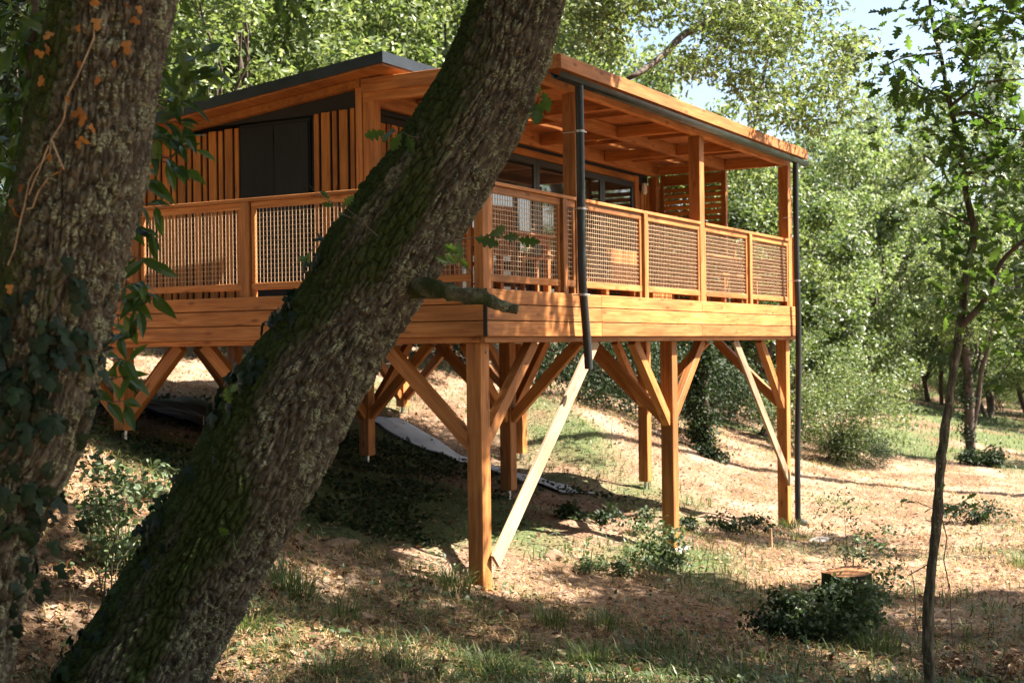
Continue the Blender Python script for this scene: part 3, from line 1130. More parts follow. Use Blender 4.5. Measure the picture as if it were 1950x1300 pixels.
slab('side', Vector((5.37, .407, ZF)), Vector((5.395, .84, ZF + .16)), M_FURN, pl, 'y')
table('picnic_table', (7.75, .95, ZF), 1.75, .72, .74, 'wooden picnic table near the far end of the terrace', M_FURN)
bench('picnic_bench', (7.7, .45, ZF), 1.6, 'wooden picnic bench between the picnic table and the wire railing')
bench('picnic_bench', (7.8, 1.50, ZF), 1.6, 'wooden picnic bench on the house side of the picnic table')
# ------------------------------------------------------------------ foliage tools
def T_rhomb():
    return (np.array([(0, 0, 0), (.30, .42, .07), (0, 1, 0), (-.30, .42, .07)], float), np.array([(0, 1, 2), (0, 2, 3)]))


def T_strip(ws, curl=.25, fold=.12):
    """leaf from half-width list [(t, w)], first and last on the midrib"""
    V, F = [], []
    for t, w in ws:
        z = -curl * t * t
        V += [(-w, t, z + fold * w), (0, t, z), (w, t, z + fold * w)]
    for i in range(len(ws) - 1):
        a, b = i * 3, i * 3 + 3
        if ws[i][1] == 0:
            F += [(a + 1, b + 1, b), (a + 1, b + 2, b + 1)]
        elif ws[i + 1][1] == 0:
            F += [(a, a + 1, b + 1), (a + 1, a + 2, b + 1)]
        else:
            F += [(a, a + 1, b + 1), (a, b + 1, b), (a + 1, a + 2, b + 2), (a + 1, b + 2, b + 1)]
    V = np.array(V, float)
    F = np.array(F)
    used = np.unique(F)
    mp = -np.ones(len(V), int)
    mp[used] = np.arange(len(used))
    return V[used], mp[F]


T_OAK = T_strip([(0, 0), (.06, .02), (.20, .12), (.27, .20), (.34, .10), (.46, .27), (.53, .28), (.58, .13), (.70, .26), (.77, .23), (.80, .12), (.92, .12), (1, 0)], .22, .25)
T_OAKS = T_strip([(0, 0), (.22, .17), (.34, .09), (.50, .28), (.60, .13), (.76, .24), (1, 0)], .22, .25)
T_CHEST = T_strip([(0, 0), (.10, .05), (.30, .145), (.50, .165), (.72, .12), (.90, .04), (1, 0)], .32, .35)
T_ROUND = T_strip([(0, 0), (.2, .22), (.5, .32), (.8, .2), (1, 0)], .2, .2)
_iv = [(0, 0), (.30, -.05), (.42, .25), (.22, .38), (.30, .72), (.0, 1.0), (-.30, .72), (-.22, .38), (-.42, .25), (-.30, -.05)]
T_IVY = (np.array([(x, y, -.12 * (x * x + y * y)) for x, y in _iv] + [(0, .35, .05)]), np.array([(i, (i + 1) % 10, 10) for i in range(10)]))


def rand_rot(n, up_bias=None, spread=1.0):
    """(n,3,3): columns x,y(leaf axis),z(normal). up_bias: (n,3) preferred normal"""
    y = rng.normal(size=(n, 3))
    nrm = rng.normal(size=(n, 3)) * spread
    if up_bias is not None:
        nrm = nrm + up_bias
    nrm /= np.linalg.norm(nrm, axis=1, keepdims=True) + 1e-9
    y -= nrm * (y * nrm).sum(1, keepdims=True)
    y /= np.linalg.norm(y, axis=1, keepdims=True) + 1e-9
    x = np.cross(y, nrm)
    return np.stack([x, y, nrm], -1)


def leaves_mesh(name, tpl, pos, rot, size):
    v, f = tpl
    n = len(pos)
    V = np.einsum('nij,kj->nki', rot, v) * size[:, None, None] + pos[:, None, :]
    F = (f[None] + (np.arange(n) * len(v))[:, None, None]).reshape(-1, f.shape[1])
    return mesh_np(name, V.reshape(-1, 3), F, False)


def blob_points(blobs, n, shell=.45):
    c = np.array([b[0] for b in blobs], float)
    r = np.array([b[1] for b in blobs], float)
    p = r ** 2 / (r ** 2).sum()
    k = rng.choice(len(blobs), n, p=p)
    d = rng.normal(size=(n, 3))
    d /= np.linalg.norm(d, axis=1, keepdims=True)
    rr = r[k] * rng.random(n) ** shell
    return c[k] + d * rr[:, None] * np.array([1, 1, .75]), d


def crown(name, blobs, n, size, tpl, mat, parent=None, up=.9, shell=.45, drop=0):
    pos, d = blob_points(blobs, n, shell)
    pos = pos + (rng.random((n, 3)) - .5) * size * 2
    rot = rand_rot(n, d * .7 + np.array([0, 0, up]), .9)
    sz = size * rng.uniform(.6, 1.25, n)
    return link(name, leaves_mesh(name, tpl, pos, rot, sz), mat, parent)


def limb_path(a, b, n=6, wob=.08, sag=0.0):
    a, b = Vector(a), Vector(b)
    L = (b - a).length
    out = []
    for i in range(n):
        t = i / (n - 1)
        p = a.lerp(b, t) + Vector((0, 0, math.sin(t * math.pi) * sag * L))
        if 0 < i < n - 1:
            p += Vector((random.uniform(-1, 1), random.uniform(-1, 1), random.uniform(-1, 1))) * wob * L
        out.append(p)
    return out


def make_tree(name, H, R, nblob, nleaf, lsize, mat, tpl, label, cat, low=.25, trunk_r=.14, brad=(.16, .30), stems=1, up=.9):
    t = thing(name, label, cat)
    lst, tips = [], []
    tops = []
    for s in range(stems):
        lean = Vector((random.uniform(-.12, .12), random.uniform(-.12, .12), 0)) * H * (1 + .8 * (stems > 1))
        p = limb_path((random.uniform(-.2, .2) * (stems > 1), random.uniform(-.2, .2) * (stems > 1), -.3), Vector((0, 0, H * .82)) + lean, 8, .035)
        lst.append((p, [trunk_r * (1 - .8 * i / 7) for i in range(8)]))
        tops.append(p)
    blobs = []
    for i in range(nblob):
        for _ in range(30):
            d = np.array([random.uniform(-1, 1), random.uniform(-1, 1), random.uniform(-1, 1)])
            q = np.linalg.norm(d)
            if .45 < q < 1:
                break
        z = H * (low + (1 - low) * .5 * (1 + d[2]))
        c = Vector((d[0] * R, d[1] * R, z))
        blobs.append((tuple(c), random.uniform(*brad) * R))
        if i % 2 == 0:
            p = random.choice(tops)
            k = min(6, max(1, int((z / H - .12) * 7)))
            b = p[k]
            lst.append((limb_path(b, c, 5, .06, .05), [trunk_r * .30, trunk_r * .22, trunk_r * .15, trunk_r * .10, trunk_r * .05]))
    tubes('trunk', lst, M_TWIG, t, 6)
    crown('crown', blobs, nleaf, lsize, tpl, mat, t, up)
    return t


def place(proto, used, loc, sc, rz, label, cat, group, name=None):
    o = proto if not used.get(proto.name) else copy_tree(proto)
    used[proto.name] = 1
    o.matrix_basis = Matrix.Translation(loc) @ Matrix.Rotation(rz, 4, 'Z') @ Matrix.Diagonal((sc, sc, sc * random.uniform(.92, 1.12), 1))
    tag(o, label, cat, group)
    return o


# ------------------------------------------------------------------ the wood behind
used = {}
P_A = make_tree('oak_tree', 9, 3.3, 46, 20000, .15, M_LEAF_BG, T_rhomb(), 'x', 'tree', brad=(.13, .25))
P_B = make_tree('oak_tree', 11, 3.0, 44, 20000, .15, M_LEAF_BG, T_rhomb(), 'x', 'tree', low=.30, brad=(.2, .33))
P_C = make_tree('young_oak', 6.5, 2.3, 46, 15000, .12, M_LEAF_PALE, T_rhomb(), 'x', 'tree', low=.12, stems=3, trunk_r=.075, brad=(.13, .25))
P_D = make_tree('hazel_bush', 3.2, 2.0, 36, 14000, .085, M_LEAF_PALE, T_rhomb(), 'x', 'bush', low=.02, stems=5, trunk_r=.03, brad=(.22, .36))
P_E = make_tree('bramble_bush', 1.6, 1.5, 26, 8000, .07, M_LEAF_DARK, T_rhomb(), 'x', 'bush', low=.02, stems=5, trunk_r=.015, brad=(.25, .4))

P_F = make_tree('dark_oak', 8.5, 3.0, 34, 12000, .19, M_LEAF_MID, T_rhomb(), 'x', 'tree', low=.12, brad=(.15, .28))
for px, D, s_, lab in ((1440, 33, .8, 'dark green tree showing between the slatted screen and the far terrace post'), (1130, 41, 1.2, 'dark green tree above the terrace roof near its high corner'), (525, 40, 1.3, 'dark green tree among pale ones above the gable roof'), (330, 37, 1.1, 'dark green tree just right of the left trunk, above the roof end'), (1530, 52, 1.2, 'dark green tree behind the terrace roof far corner'), (1745, 70, 1.0, 'dark green tree at the far meadow edge')):
    place(P_F, used, G(px, D, -.1), s_, random.uniform(0, 6), lab, 'tree', 'dark trees of the wood')
gb = 'trees of the sunlit wood behind the cabin'
for px, D, pr, lab in ((120, 27, P_A, 'tree hidden mostly behind the upper left trunk'), (270, 31, P_B, 'sunlit tree showing just right of the upper left trunk'), (380, 26, P_A, 'sunlit tree above the low left end of the black roof'), (470, 33, P_B, 'sunlit tree above the roof to the left of the dark double door'), (560, 28, P_A, 'sunlit tree above the roof right over the dark double door'), (650, 35, P_B, 'sunlit tree above the roof left of its high black corner'), (730, 29, P_A, 'sunlit tree right over the high black roof corner'), (830, 34, P_A, 'sunlit tree just left of the leaning trunk top'), (920, 31, P_B, 'sunlit tree hidden mostly behind the leaning trunk top')):
    place(pr, used, G(px, D, -.1), random.uniform(.95, 1.2), random.uniform(0, 6.28), lab, 'tree', gb)
for px, D, pr in ((60, 44, P_B), (220, 48, P_A), (350, 45, P_B), (480, 50, P_A), (620, 47, P_B), (760, 52, P_A), (900, 48, P_B), (1020, 45, P_A)):
    place(pr, used, G(px, D, -.1), random.uniform(1.2, 1.5), random.uniform(0, 6.28), 'tall tree in the far rows of the wood behind the cabin roof', 'tree', gb)
gr_ = 'trees beyond the terrace roof'
for px, D, pr, s, lab in ((1010, 30, P_A, 1.0, 'leafy tree right of the leaning trunk, behind the terrace roof corner'), (1090, 36, P_C, 1.2, 'pale slender tree behind the first terrace post and downpipe'), (1190, 34, P_A, .95, 'leafy tree behind the glass doors end of the terrace roof'), (1290, 38, P_C, 1.3, 'pale slender tree behind the slatted screen'), (1390, 36, P_A, .9, 'leafy tree seen through the open end of the terrace, right of the slatted screen')):
    place(pr, used, G(px, D, -.1), s, random.uniform(0, 6.28), lab, 'tree', gr_)
g2 = 'young trees to the right of the terrace'
for px, D, pr, s, lab in ((1500, 40, P_C, 1.25, 'slender young tree directly behind the far downpipe'), (1580, 46, P_C, 1.45, 'slender young tree above the big pale rounded bush'), (1660, 44, P_C, 1.2, 'slender young tree with dark stems right of the big pale bush'), (1700, 60, P_B, 1.15, 'tall pale tree with its top against the open sky'), (1780, 54, P_C, 1.3, 'slender young tree just left of the thin crooked oak stem'), (1880, 48, P_C, 1.15, 'slender young tree just right of the thin crooked oak stem'), (1960, 52, P_C, 1.4, 'slender young tree at the right picture edge beyond the meadow'), (1560, 62, P_A, 1.3, 'round tree far behind the terrace roof end'), (1630, 66, P_B, 1.15, 'tall far tree between the terrace roof end and the open sky')):
    place(pr, used, G(px, D, -.1), s, random.uniform(0, 6.28), lab, 'tree', g2)
place(P_D, used, G(1590, 31, -.1), .85, .4, 'big pale rounded bush right of the far downpipe, dark gap at its foot', 'bush', 'bushes')
place(P_D, used, G(1520, 36, -.1), .9, 2.4, 'pale bush partly behind the last stilt and the downpipe', 'bush', 'bushes')
for px, D, s, lab in ((1690, 66, 1.3, 'pale shrub at the far meadow edge right of the big pale bush'), (1805, 58, .75, 'small pale shrub just left of the ivy-clad forked tree'), (1935, 64, 1.5, 'tall pale shrub across the meadow in the right corner'), (1875, 72, 1.5, 'tall pale shrub far behind the ivy-clad forked tree'), (1750, 62, 1.2, 'pale shrub across the meadow, left of the thin leaning oak stem'), (1900, 58, 1.0, 'pale shrub across the meadow at the right edge'), (1830, 66, 1.0, 'pale shrub across the meadow behind the ivy-clad forked tree')):
    place(P_D, used, G(px, D, -.1), s, random.uniform(0, 6), lab, 'bush', 'bushes')
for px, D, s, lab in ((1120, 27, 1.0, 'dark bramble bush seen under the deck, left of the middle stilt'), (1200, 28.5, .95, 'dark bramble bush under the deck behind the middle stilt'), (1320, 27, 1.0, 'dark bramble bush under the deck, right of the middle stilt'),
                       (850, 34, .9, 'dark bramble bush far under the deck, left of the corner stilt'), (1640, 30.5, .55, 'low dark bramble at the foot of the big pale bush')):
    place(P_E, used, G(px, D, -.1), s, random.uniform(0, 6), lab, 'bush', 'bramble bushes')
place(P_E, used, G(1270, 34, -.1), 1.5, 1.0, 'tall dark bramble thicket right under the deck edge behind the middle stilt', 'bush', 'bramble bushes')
place(P_D, used, G(1180, 40, -.1), 1.0, 1.0, 'pale bush seen under the deck between the raking board and middle stilt', 'bush', 'bushes')
place(P_D, used, G(1420, 42, -.1), 1.0, 3.0, 'pale bush seen under the deck left of the last stilt', 'bush', 'bushes')

for lat, D, pr, s_ in ((-9, -3, P_A, 1.2), (-4, -8, P_B, 1.1), (3, -9, P_A, 1.2), (9, -6, P_B, 1.15), (-12, 3, P_B, 1.2), (-13, 10, P_A, 1.1), (-10, 16, P_A, 1.0), (13, -1, P_A, 1.1), (-6, -2.5, P_B, 1.3), (-1, -5, P_A, 1.4), (4, -4.5, P_B, 1.3), (-8, 7, P_B, 1.3), (-9.5, 12, P_A, 1.2), (-7, 1.5, P_A, 1.25), (0, -12, P_B, 1.6), (8, -12, P_B, 1.6), (21, 46, P_A, 1.3), (26, 54, P_B, 1.3), (31, 46, P_C, 1.5), (33, 62, P_A, 1.5), (25, 72, P_B, 1.5), (40, 50, P_B, 1.4), (-10, -10, P_B, 1.6)):  # unseen trees added, mostly to cut skylight on cabin and foreground
    x_, y_ = CAM.x + RV.x * lat + FV.x * D, CAM.y + RV.y * lat + FV.y * D
    place(pr, used, Vector((x_, y_, gh(x_, y_) - .1)), s_, random.uniform(0, 6), 'unseen oak added around the viewpoint, outside the picture', 'tree', 'added oaks around the viewpoint')

# ------------------------------------------------------------------ big foreground trunks
def big_trunk(name, pts, radii, parent, nth=300, nz=560, seed=1, cell_u=.030, cell_v=.085, depth=.020, moss_dir=None, moss_amt=.6, lobe=None):
    P = catmull(pts, nz)
    Rr = np.interp(np.linspace(0, 1, nz), np.linspace(0, 1, len(radii)), radii)
    T = np.gradient(P, axis=0)
    T /= np.linalg.norm(T, axis=1, keepdims=True)
    seg = np.linalg.norm(np.diff(P, axis=0), axis=1)
    s = np.concatenate([[0], np.cumsum(seg)])
    ref = np.array([0., 1., 0.])
    A = ref - T * (T @ ref)[:, None]
    A /= np.linalg.norm(A, axis=1, keepdims=True)
    B = np.cross(T, A)
    th = np.linspace(0, 2 * math.pi, nth, endpoint=False)
    TH, S = np.meshgrid(th, s)
    R0 = np.broadcast_to(Rr[:, None], TH.shape)
    nu = int(round(2 * math.pi * np.mean(Rr) / cell_u))
    cx, cy = np.cos(TH), np.sin(TH)
    warp = (fbm(cx * 3, cy * 3, S * 2.2, seed, 3) - .5) * 1.6
    u = TH / (2 * math.pi) * nu + warp
    vv = S / cell_v + (fbm(cx * 4, cy * 4, S * 6, seed + 5, 2) - .5) * 1.2 + np.floor(u) * .37
    f1, f2, cid = worley(u, vv, nu, seed)
    ridge = np.clip((f2 - f1) * 2.9, 0, 1) ** .75
    # long fissures
    u2 = TH / (2 * math.pi) * nu * .5 + warp * 1.4
    g1, g2_, _ = worley(u2, S / (cell_v * 4.5), max(2, int(nu * .5)), seed + 9)
    ridge2 = np.clip((g2_ - g1) * 2.4, 0, 1) ** .9
    fine = fbm(cx * 40 * R0 / .3, cy * 40 * R0 / .3, S * 60, seed + 3, 3)
    rg = .60 * ridge + .40 * ridge2
    lump = (fbm(cx * 1.2, cy * 1.2, S * .9, seed + 7, 3) - .5) * .10 * R0
    disp = depth * (rg - .6) + (cid - .5) * depth * .30 + (fine - .5) * depth * .55 + lump
    if lobe is not None:
        disp = disp + lobe(TH, S / s[-1], R0)
    R1 = R0 + disp
    X = P[:, None, :] + (A[:, None, :] * cx[..., None] + B[:, None, :] * cy[..., None]) * R1[..., None]
    idx = np.arange(nz * nth).reshape(nz, nth)
    nx_ = np.roll(idx, -1, axis=1)
    q = np.stack([idx[:-1], nx_[:-1], nx_[1:], idx[1:]], -1).reshape(-1, 4)
    me = mesh_np(name, X.reshape(-1, 3), q, True)
    vattr(me, 'barkco', np.stack([cx * R0, cy * R0, S], -1).reshape(-1, 3), 'FLOAT_VECTOR')
    vattr(me, 'ridge', rg.ravel())
    nrm = (A[:, None, :] * cx[..., None] + B[:, None, :] * cy[..., None])
    if moss_dir is not None:
        md = np.array(tuple(moss_dir))
        md = md / np.linalg.norm(md)
        ms = (nrm @ md) * .55 + (fbm(cx * 1.5, cy * 1.5, S * 1.1, seed + 11, 4) - .5) * 1.5 + moss_amt - .25
        ms = np.clip(ms, 0, 1)
    else:
        ms = np.zeros(TH.shape)
    vattr(me, 'moss', ms.ravel())
    o = link(name, me, M_BARK, parent)
    return o, P, Rr, nrm, X


def along(px_list, D_of):
    pts, rad_ = [], []
    for (x, y, w) in px_list:
        D = D_of(y)
        pts.append(V3(x, y, D))
        rad_.append(w * D / FPX / 2)
    return pts, rad_


# leaning oak: centre line (picture x, y, perpendicular width) read off the photograph, at about 8 m
lean_px = [(150, 1490, 300), (200, 1395, 275), (250, 1300, 248), (331, 1157, 226), (379, 1078, 224), (430, 991, 222), (501, 866, 226), (564, 750, 222),
           (622, 663, 206), (667, 590, 200), (716, 505, 210), (788, 400, 205), (853, 300, 194), (912, 200, 184), (955, 100, 176), (984, 0, 172), (1006, -110, 168), (1030, -260, 160), (1060, -450, 150)]
pts, rr = along(lean_px, lambda y: 8.0 + (1300 - y) * .0002)
oak = thing('leaning_oak', 'big mossy oak trunk leaning right across the front of the cabin', 'tree', tuple(pts[1]))
lv = -RV * .8 + Vector((0, 0, .55)) + (-FV) * .1


def lobe_fn(TH, t, R0):
    return -.05 * np.exp(-((np.mod(TH - 4.25 + math.pi, 2 * math.pi) - math.pi) / .22) ** 2) * np.exp(-((t - .66) / .16) ** 2)


tr1, P1, R1_, N1, X1 = big_trunk('trunk', pts, rr, oak, 440, 900, 3, .036, .105, .046, lv, .47, lobe_fn)
# its unseen crown, blobs and gaps shaped to place foreground shade and sun patches
top = Vector(tuple(pts[-1]))
lst, blobs = [], []
for i in range(155):
    lat, dd, zz = random.uniform(1.6, 9.6), random.uniform(5.0, 12.8), random.uniform(4.9, 7.4)
    if 9 <= i < 26:
        lat, dd, zz = random.uniform(1.5, 3.6), random.uniform(4.8, 7.3), random.uniform(4.9, 6.6)
    if i < 9:
        lat, dd, zz = random.uniform(3.4, 5.0), random.uniform(12.8, 14.6), random.uniform(5.6, 7.0)
    h_ = (zz + 2.2) * .72
    if any(math.hypot(lat - h_ - a_, (dd - .1 * h_ - b_) * .8) < r_ for a_, b_, r_ in ((-2.9, 9.6, 1.15), (-1.5, 8.9, .6), (1.9, 9.6, .75), (.3, 11.3, .8), (.9, 10.0, .45), (-.3, 9.4, .35), (3.2, 11.3, .5))):
        continue
    h_ = (zz - 1.1) * .72
    if 2.3 < lat - h_ < 3.9 and 7.8 < dd < 10.6 and random.random() < .7:
        continue
    c = CAM + RV * lat + FV * dd + Vector((0, 0, zz))
    blobs.append((tuple(c), random.uniform(.38, .74)))
    if i % 6 == 0:
        lst.append((limb_path(top, c, 7, .05, .12), [.13, .11, .09, .07, .05, .03, .015]))
tubes('limb', lst, M_TWIG, oak, 7)
crown('crown', blobs, 52000, .15, T_rhomb(), M_LEAF_OAK, oak, .9)

# left oak: nearer
left_px = [(-190, 1480, 330), (-150, 1330, 290), (-105, 1230, 250), (-48, 1025, 222), (0, 905, 215), (42, 840, 212), (75, 730, 214), (92, 625, 220), (112, 525, 226), (136, 425, 228), (160, 330, 226), (180, 200, 218), (197, 100, 216), (217, 0, 214), (238, -120, 208), (262, -280, 200)]
pts2, rr2 = along(left_px, lambda y: 6.0)
oak2 = thing('near_oak', 'thick lichen-covered oak trunk with rusty dead ivy at the left edge', 'tree', tuple(pts2[1]))
tr2, P2, R2_, N2, X2 = big_trunk('trunk', pts2, rr2, oak2, 400, 860, 23, .029, .085, .038, -RV * .7 + Vector((0, 0, -.5)), .42)
top2 = Vector(tuple(pts2[-1]))
lst, blobs = [], []
cen = top2 + RV * .9 + FV * .2 + Vector((0, 0, 4.2))
for i in range(26):
    d = Vector((random.gauss(0, 1), random.gauss(0, 1), random.gauss(0, .6))).normalized() * random.uniform(.5, 1)
    c = cen + Vector((d.x * 2.9, d.y * 2.9, d.z * 2.3))
    blobs.append((tuple(c), random.uniform(.6, 1.0)))
    if i % 2 == 0:
        lst.append((limb_path(top2, c, 6, .07, .08), [.13, .10, .075, .05, .03, .015]))
tubes('limb', lst, M_TWIG, oak2, 7)
crown('crown', blobs, 14000, .14, T_rhomb(), M_LEAF_OAK, oak2, .9)

# shared leaf meshes ------------------------------------------------------------------
def leaf_base(name, tpl, mat):
    me = mesh_np(name, tpl[0], tpl[1], False)
    me.materials.append(mat)
    return me


L_OAK = leaf_base('oak_leaf', T_OAK, M_LEAF_OAK)
L_CHEST = leaf_base('chestnut_leaf', T_CHEST, M_CHEST)
L_IVY = leaf_base('ivy_leaf', T_IVY, M_IVY)
L_DRY = leaf_base('dead_ivy_leaf', T_IVY, M_DRY)


def leaf_obj(me, parent, pos, ydir, nrm, size):
    y = Vector(ydir).normalized()
    n = Vector(nrm)
    n = (n - y * n.dot(y))
    if n.length < 1e-4:
        n = y.orthogonal()
    n.normalize()
    x = y.cross(n)
    M = Matrix(((x.x * size, y.x * size, n.x * size, pos[0]), (x.y * size, y.y * size, n.y * size, pos[1]), (x.z * size, y.z * size, n.z * size, pos[2]), (0, 0, 0, 1)))
    return link('leaf', me, None, parent, M)


def rvec(s=1.0):
    return Vector((random.gauss(0, s), random.gauss(0, s), random.gauss(0, s)))


def sprig(parent, a, b, n, size, me, droop=.3, spread=.9, r=.004, twig='twig', nrm=None):
    """twig from a to b with n leaves along it"""
    pth = limb_path(a, b, 5, .06)
    tubes(twig, [(pth, [r, r * .85, r * .7, r * .5, r * .3])], M_TWIG, parent, 5)
    d = (Vector(b) - Vector(a)).normalized()
    for i in range(n):
        t = .25 + .75 * i / max(1, n - 1)
        k = min(3, int(t * 4))
        p = pth[k].lerp(pth[k + 1], t * 4 - k)
        y = d * .6 + rvec(spread * .6) + Vector((0, 0, -droop))
        leaf_obj(me, parent, p, y, (nrm if nrm is not None else Vector((0, 0, 1))) + rvec(.45) - FV * .35, size * random.uniform(.75, 1.2))


# sprigs on the leaning trunk (picture position of base and tip)
for (x0, y0, x1, y1, D, n, s) in ((800, 470, 985, 455, 7.75, 6, .13), (1015, 200, 1035, 175, 8.1, 3, .12), (1000, 215, 1030, 205, 8.05, 3, .11), (800, 262, 735, 250, 7.9, 6, .115),
                                  (720, 450, 588, 352, 7.75, 0, .08), (668, 415, 628, 380, 7.75, 4, .085), (900, 520, 855, 500, 7.7, 3, .09), (460, 730, 430, 735, 7.7, 3, .10), (600, 470, 575, 500, 7.7, 3, .08), (435, 1010, 450, 1030, 7.7, 3, .08)):
    sprig(oak, V3(x0, y0, D), V3(x1, y1, D - .1), n, s, L_OAK, .25, nrm=-FV)
# mossy broken branch stub
st = [V3(790, 545, 8.0), V3(840, 553, 7.85), V3(880, 562, 7.78), V3(915, 565, 7.74), V3(950, 580, 7.72), V3(986, 590, 7.70)]
sp = catmull(st, 40)
rad_s = np.interp(np.linspace(0, 1, 40), [0, .3, .6, .8, 1], [.062, .047, .050, .036, .026]) * (1 + .35 * (vnoise(np.arange(40) * .45, 0, 0, 5) - .5))
v_, f_ = tube_np(sp, rad_s, 40)
d_ = (fbm(v_[:, 0] * 30, v_[:, 1] * 30, v_[:, 2] * 30, 4, 3) - .5) * .03
cent = np.repeat(sp, 40, axis=0)
v_ = v_ + (v_ - cent) / (np.linalg.norm(v_ - cent, axis=1, keepdims=True) + 1e-6) * d_[:, None]
f_ = np.vstack([f_])
me = mesh_np('branch_stub', np.vstack([v_, sp[-1:]]), [f_, np.array([(39 * 40 + k, 39 * 40 + (k + 1) % 40, 40 * 40) for k in range(40)])], True)
vv_ = np.vstack([v_, sp[-1:]])
vattr(me, 'barkco', vv_, 'FLOAT_VECTOR')
vattr(me, 'ridge', np.full(len(vv_), 1.1))
vattr(me, 'moss', np.clip((fbm(vv_[:, 0] * 7, vv_[:, 1] * 7, vv_[:, 2] * 7, 14, 2)) * .75, 0, 1))
link('branch_stub', me, M_BARK, oak)

# ivy along the mossy edge of the leaning trunk, ivy and dead ivy on the left trunk
def surf(X, Nn, i, j, lift=.012):
    return Vector(X[i, j]) + Vector(Nn[i, j]) * lift


def ivy_on(parent, X, Nn, me, picks, smin, smax, lift=.02):
    for (i, j) in picks:
        p = surf(X, Nn, i, j, random.uniform(.006, lift))
        y = Vector((0, 0, -1)) + rvec(.45)
        leaf_obj(me, parent, p, y, Vector(Nn[i, j]) + rvec(.35), random.uniform(smin, smax))


def visible_cols(Nn, i, side=None):
    """columns of ring i whose normal faces the camera"""
    f = Nn[i] @ np.array(tuple(-FV))
    r_ = Nn[i] @ np.array(tuple(RV))
    return f, r_


iv1 = thing('ivy_vine', 'dark ivy growing up the mossy side of the leaning oak', 'ivy', tuple(pts[2]), 'ivy on the trunks')
def seen_at(X):
    q = X.reshape(-1, 3) - np.array(tuple(CAM))
    z_ = q @ np.array(tuple(FV))
    return 975 + FPX * (q @ np.array(tuple(RV))) / z_, 650 - FPX * (q @ np.array(tuple(UV))) / z_


def pick(X, Nn, n, dens):
    """n surface points facing the camera side, kept with probability dens(x, y)"""
    sx, sy = seen_at(X)
    f = Nn.reshape(-1, 3) @ np.array(tuple(-FV))
    w = np.where(f > -.25, dens(sx, sy), 0)
    k = rng.choice(len(w), n, replace=False, p=w / w.sum())
    return [(int(i) // X.shape[1], int(i) % X.shape[1]) for i in k]


_ly = np.array([0, 224, 346, 489, 580, 663, 732, 866, 991, 1078, 1157, 1300])
_lx = np.array([893, 794, 695, 591, 549, 503, 438, 365, 300, 249, 203, 105])


def d_lean(sx, sy):
    e = np.interp(sy, _ly, _lx)
    return np.exp(-((sx - e) / 42) ** 2) * (sy > 430) * (sy < 1330) * (vnoise(sx / 60, sy / 60, 0, 41) > .42)


def d_left(sx, sy):
    core = np.exp(-((sx - 70) / 95) ** 2 - ((sy - 690) / 120) ** 2) + .25 * np.exp(-((sx - 30) / 60) ** 2 - ((sy - 980) / 160) ** 2)
    return core * (vnoise(sx / 45, sy / 45, 0, 43) > .38)


picks = pick(X1, N1, 170, d_lean)
ivy_on(iv1, X1, N1, L_IVY, picks, .055, .10, .07)
iv2 = thing('ivy_vine', 'dark green ivy covering the lower half of the left trunk', 'ivy', tuple(pts2[2]), 'ivy on the trunks')
picks = pick(X2, N2, 295, d_left)
ivy_on(iv2, X2, N2, L_IVY, picks, .055, .10, .035)
for (x, y) in ((105, 985), (150, 990), (100, 1030), (110, 1075), (60, 1090), (75, 1120), (85, 1105), (50, 1060), (30, 1190), (20, 1150)):
    leaf_obj(L_IVY, iv2, V3(x, y, 5.9), Vector((0, 0, -1)) + rvec(.3), -FV + rvec(.4), .075)
# ivy stems and rusty leaves on the left trunk
dv = thing('dead_ivy', 'rusty dead ivy leaves and thin pale stems on the left trunk', 'ivy', tuple(pts2[3]))


def on_trunk2(px, py):
    """point on the camera side of the left trunk seen at a picture place"""
    d_ = (FV + RV * ((px - 975) / FPX) - UV * ((py - 650) / FPX))
    q = X2.reshape(-1, 3) - np.array(tuple(CAM))
    dd = np.array(tuple(d_.normalized()))
    tt = q @ dd
    off = np.linalg.norm(q - tt[:, None] * dd[None], axis=1)
    ok = np.where(off < .02)[0]
    if len(ok) == 0:
        k = int(np.argmin(off))
    else:
        k = int(ok[np.argmin(tt[ok])])
    return Vector(X2.reshape(-1, 3)[k]), Vector(N2.reshape(-1, 3)[k])


for chain in (((180, 40), (172, 75), (150, 120), (138, 150), (130, 190), (123, 215), (120, 240), (108, 270), (88, 295), (60, 325), (50, 350), (45, 390), (38, 420), (25, 470), (10, 510)), ((95, 285), (70, 320), (60, 345), (48, 372)), ((88, 345), (70, 372), (58, 395), (45, 400)), ((108, 270), (112, 310), (120, 330))):
    P = [on_trunk2(x, y) for x, y in chain]
    tubes('stem', [([p + n * .007 for p, n in P], .0042)], M_PALE, dv, 6)
for (x, y, s) in ((190, 10, .075), (180, 30, .08), (247, 15, .06), (257, 35, .065), (243, 75, .085), (140, 48, .045), (93, 60, .07), (90, 85, .085), (82, 100, .06), (75, 140, .07), (78, 150, .06), (148, 113, .05), (125, 180, .045), (196, 145, .055), (215, 108, .05), (150, 208, .08), (160, 212, .07), (155, 228, .08), (163, 235, .06), (143, 260, .07), (140, 265, .05), (88, 296, .05), (105, 325, .05), (113, 315, .05), (24, 390, .07), (15, 393, .06), (30, 400, .06), (20, 535, .06), (40, 350, .05), (265, 5, .05)):
    p, n = on_trunk2(x, y)
    leaf_obj(L_DRY, dv, p + n * .012, Vector((0, 0, -1)) + rvec(.6), n + rvec(.5), s * .72)

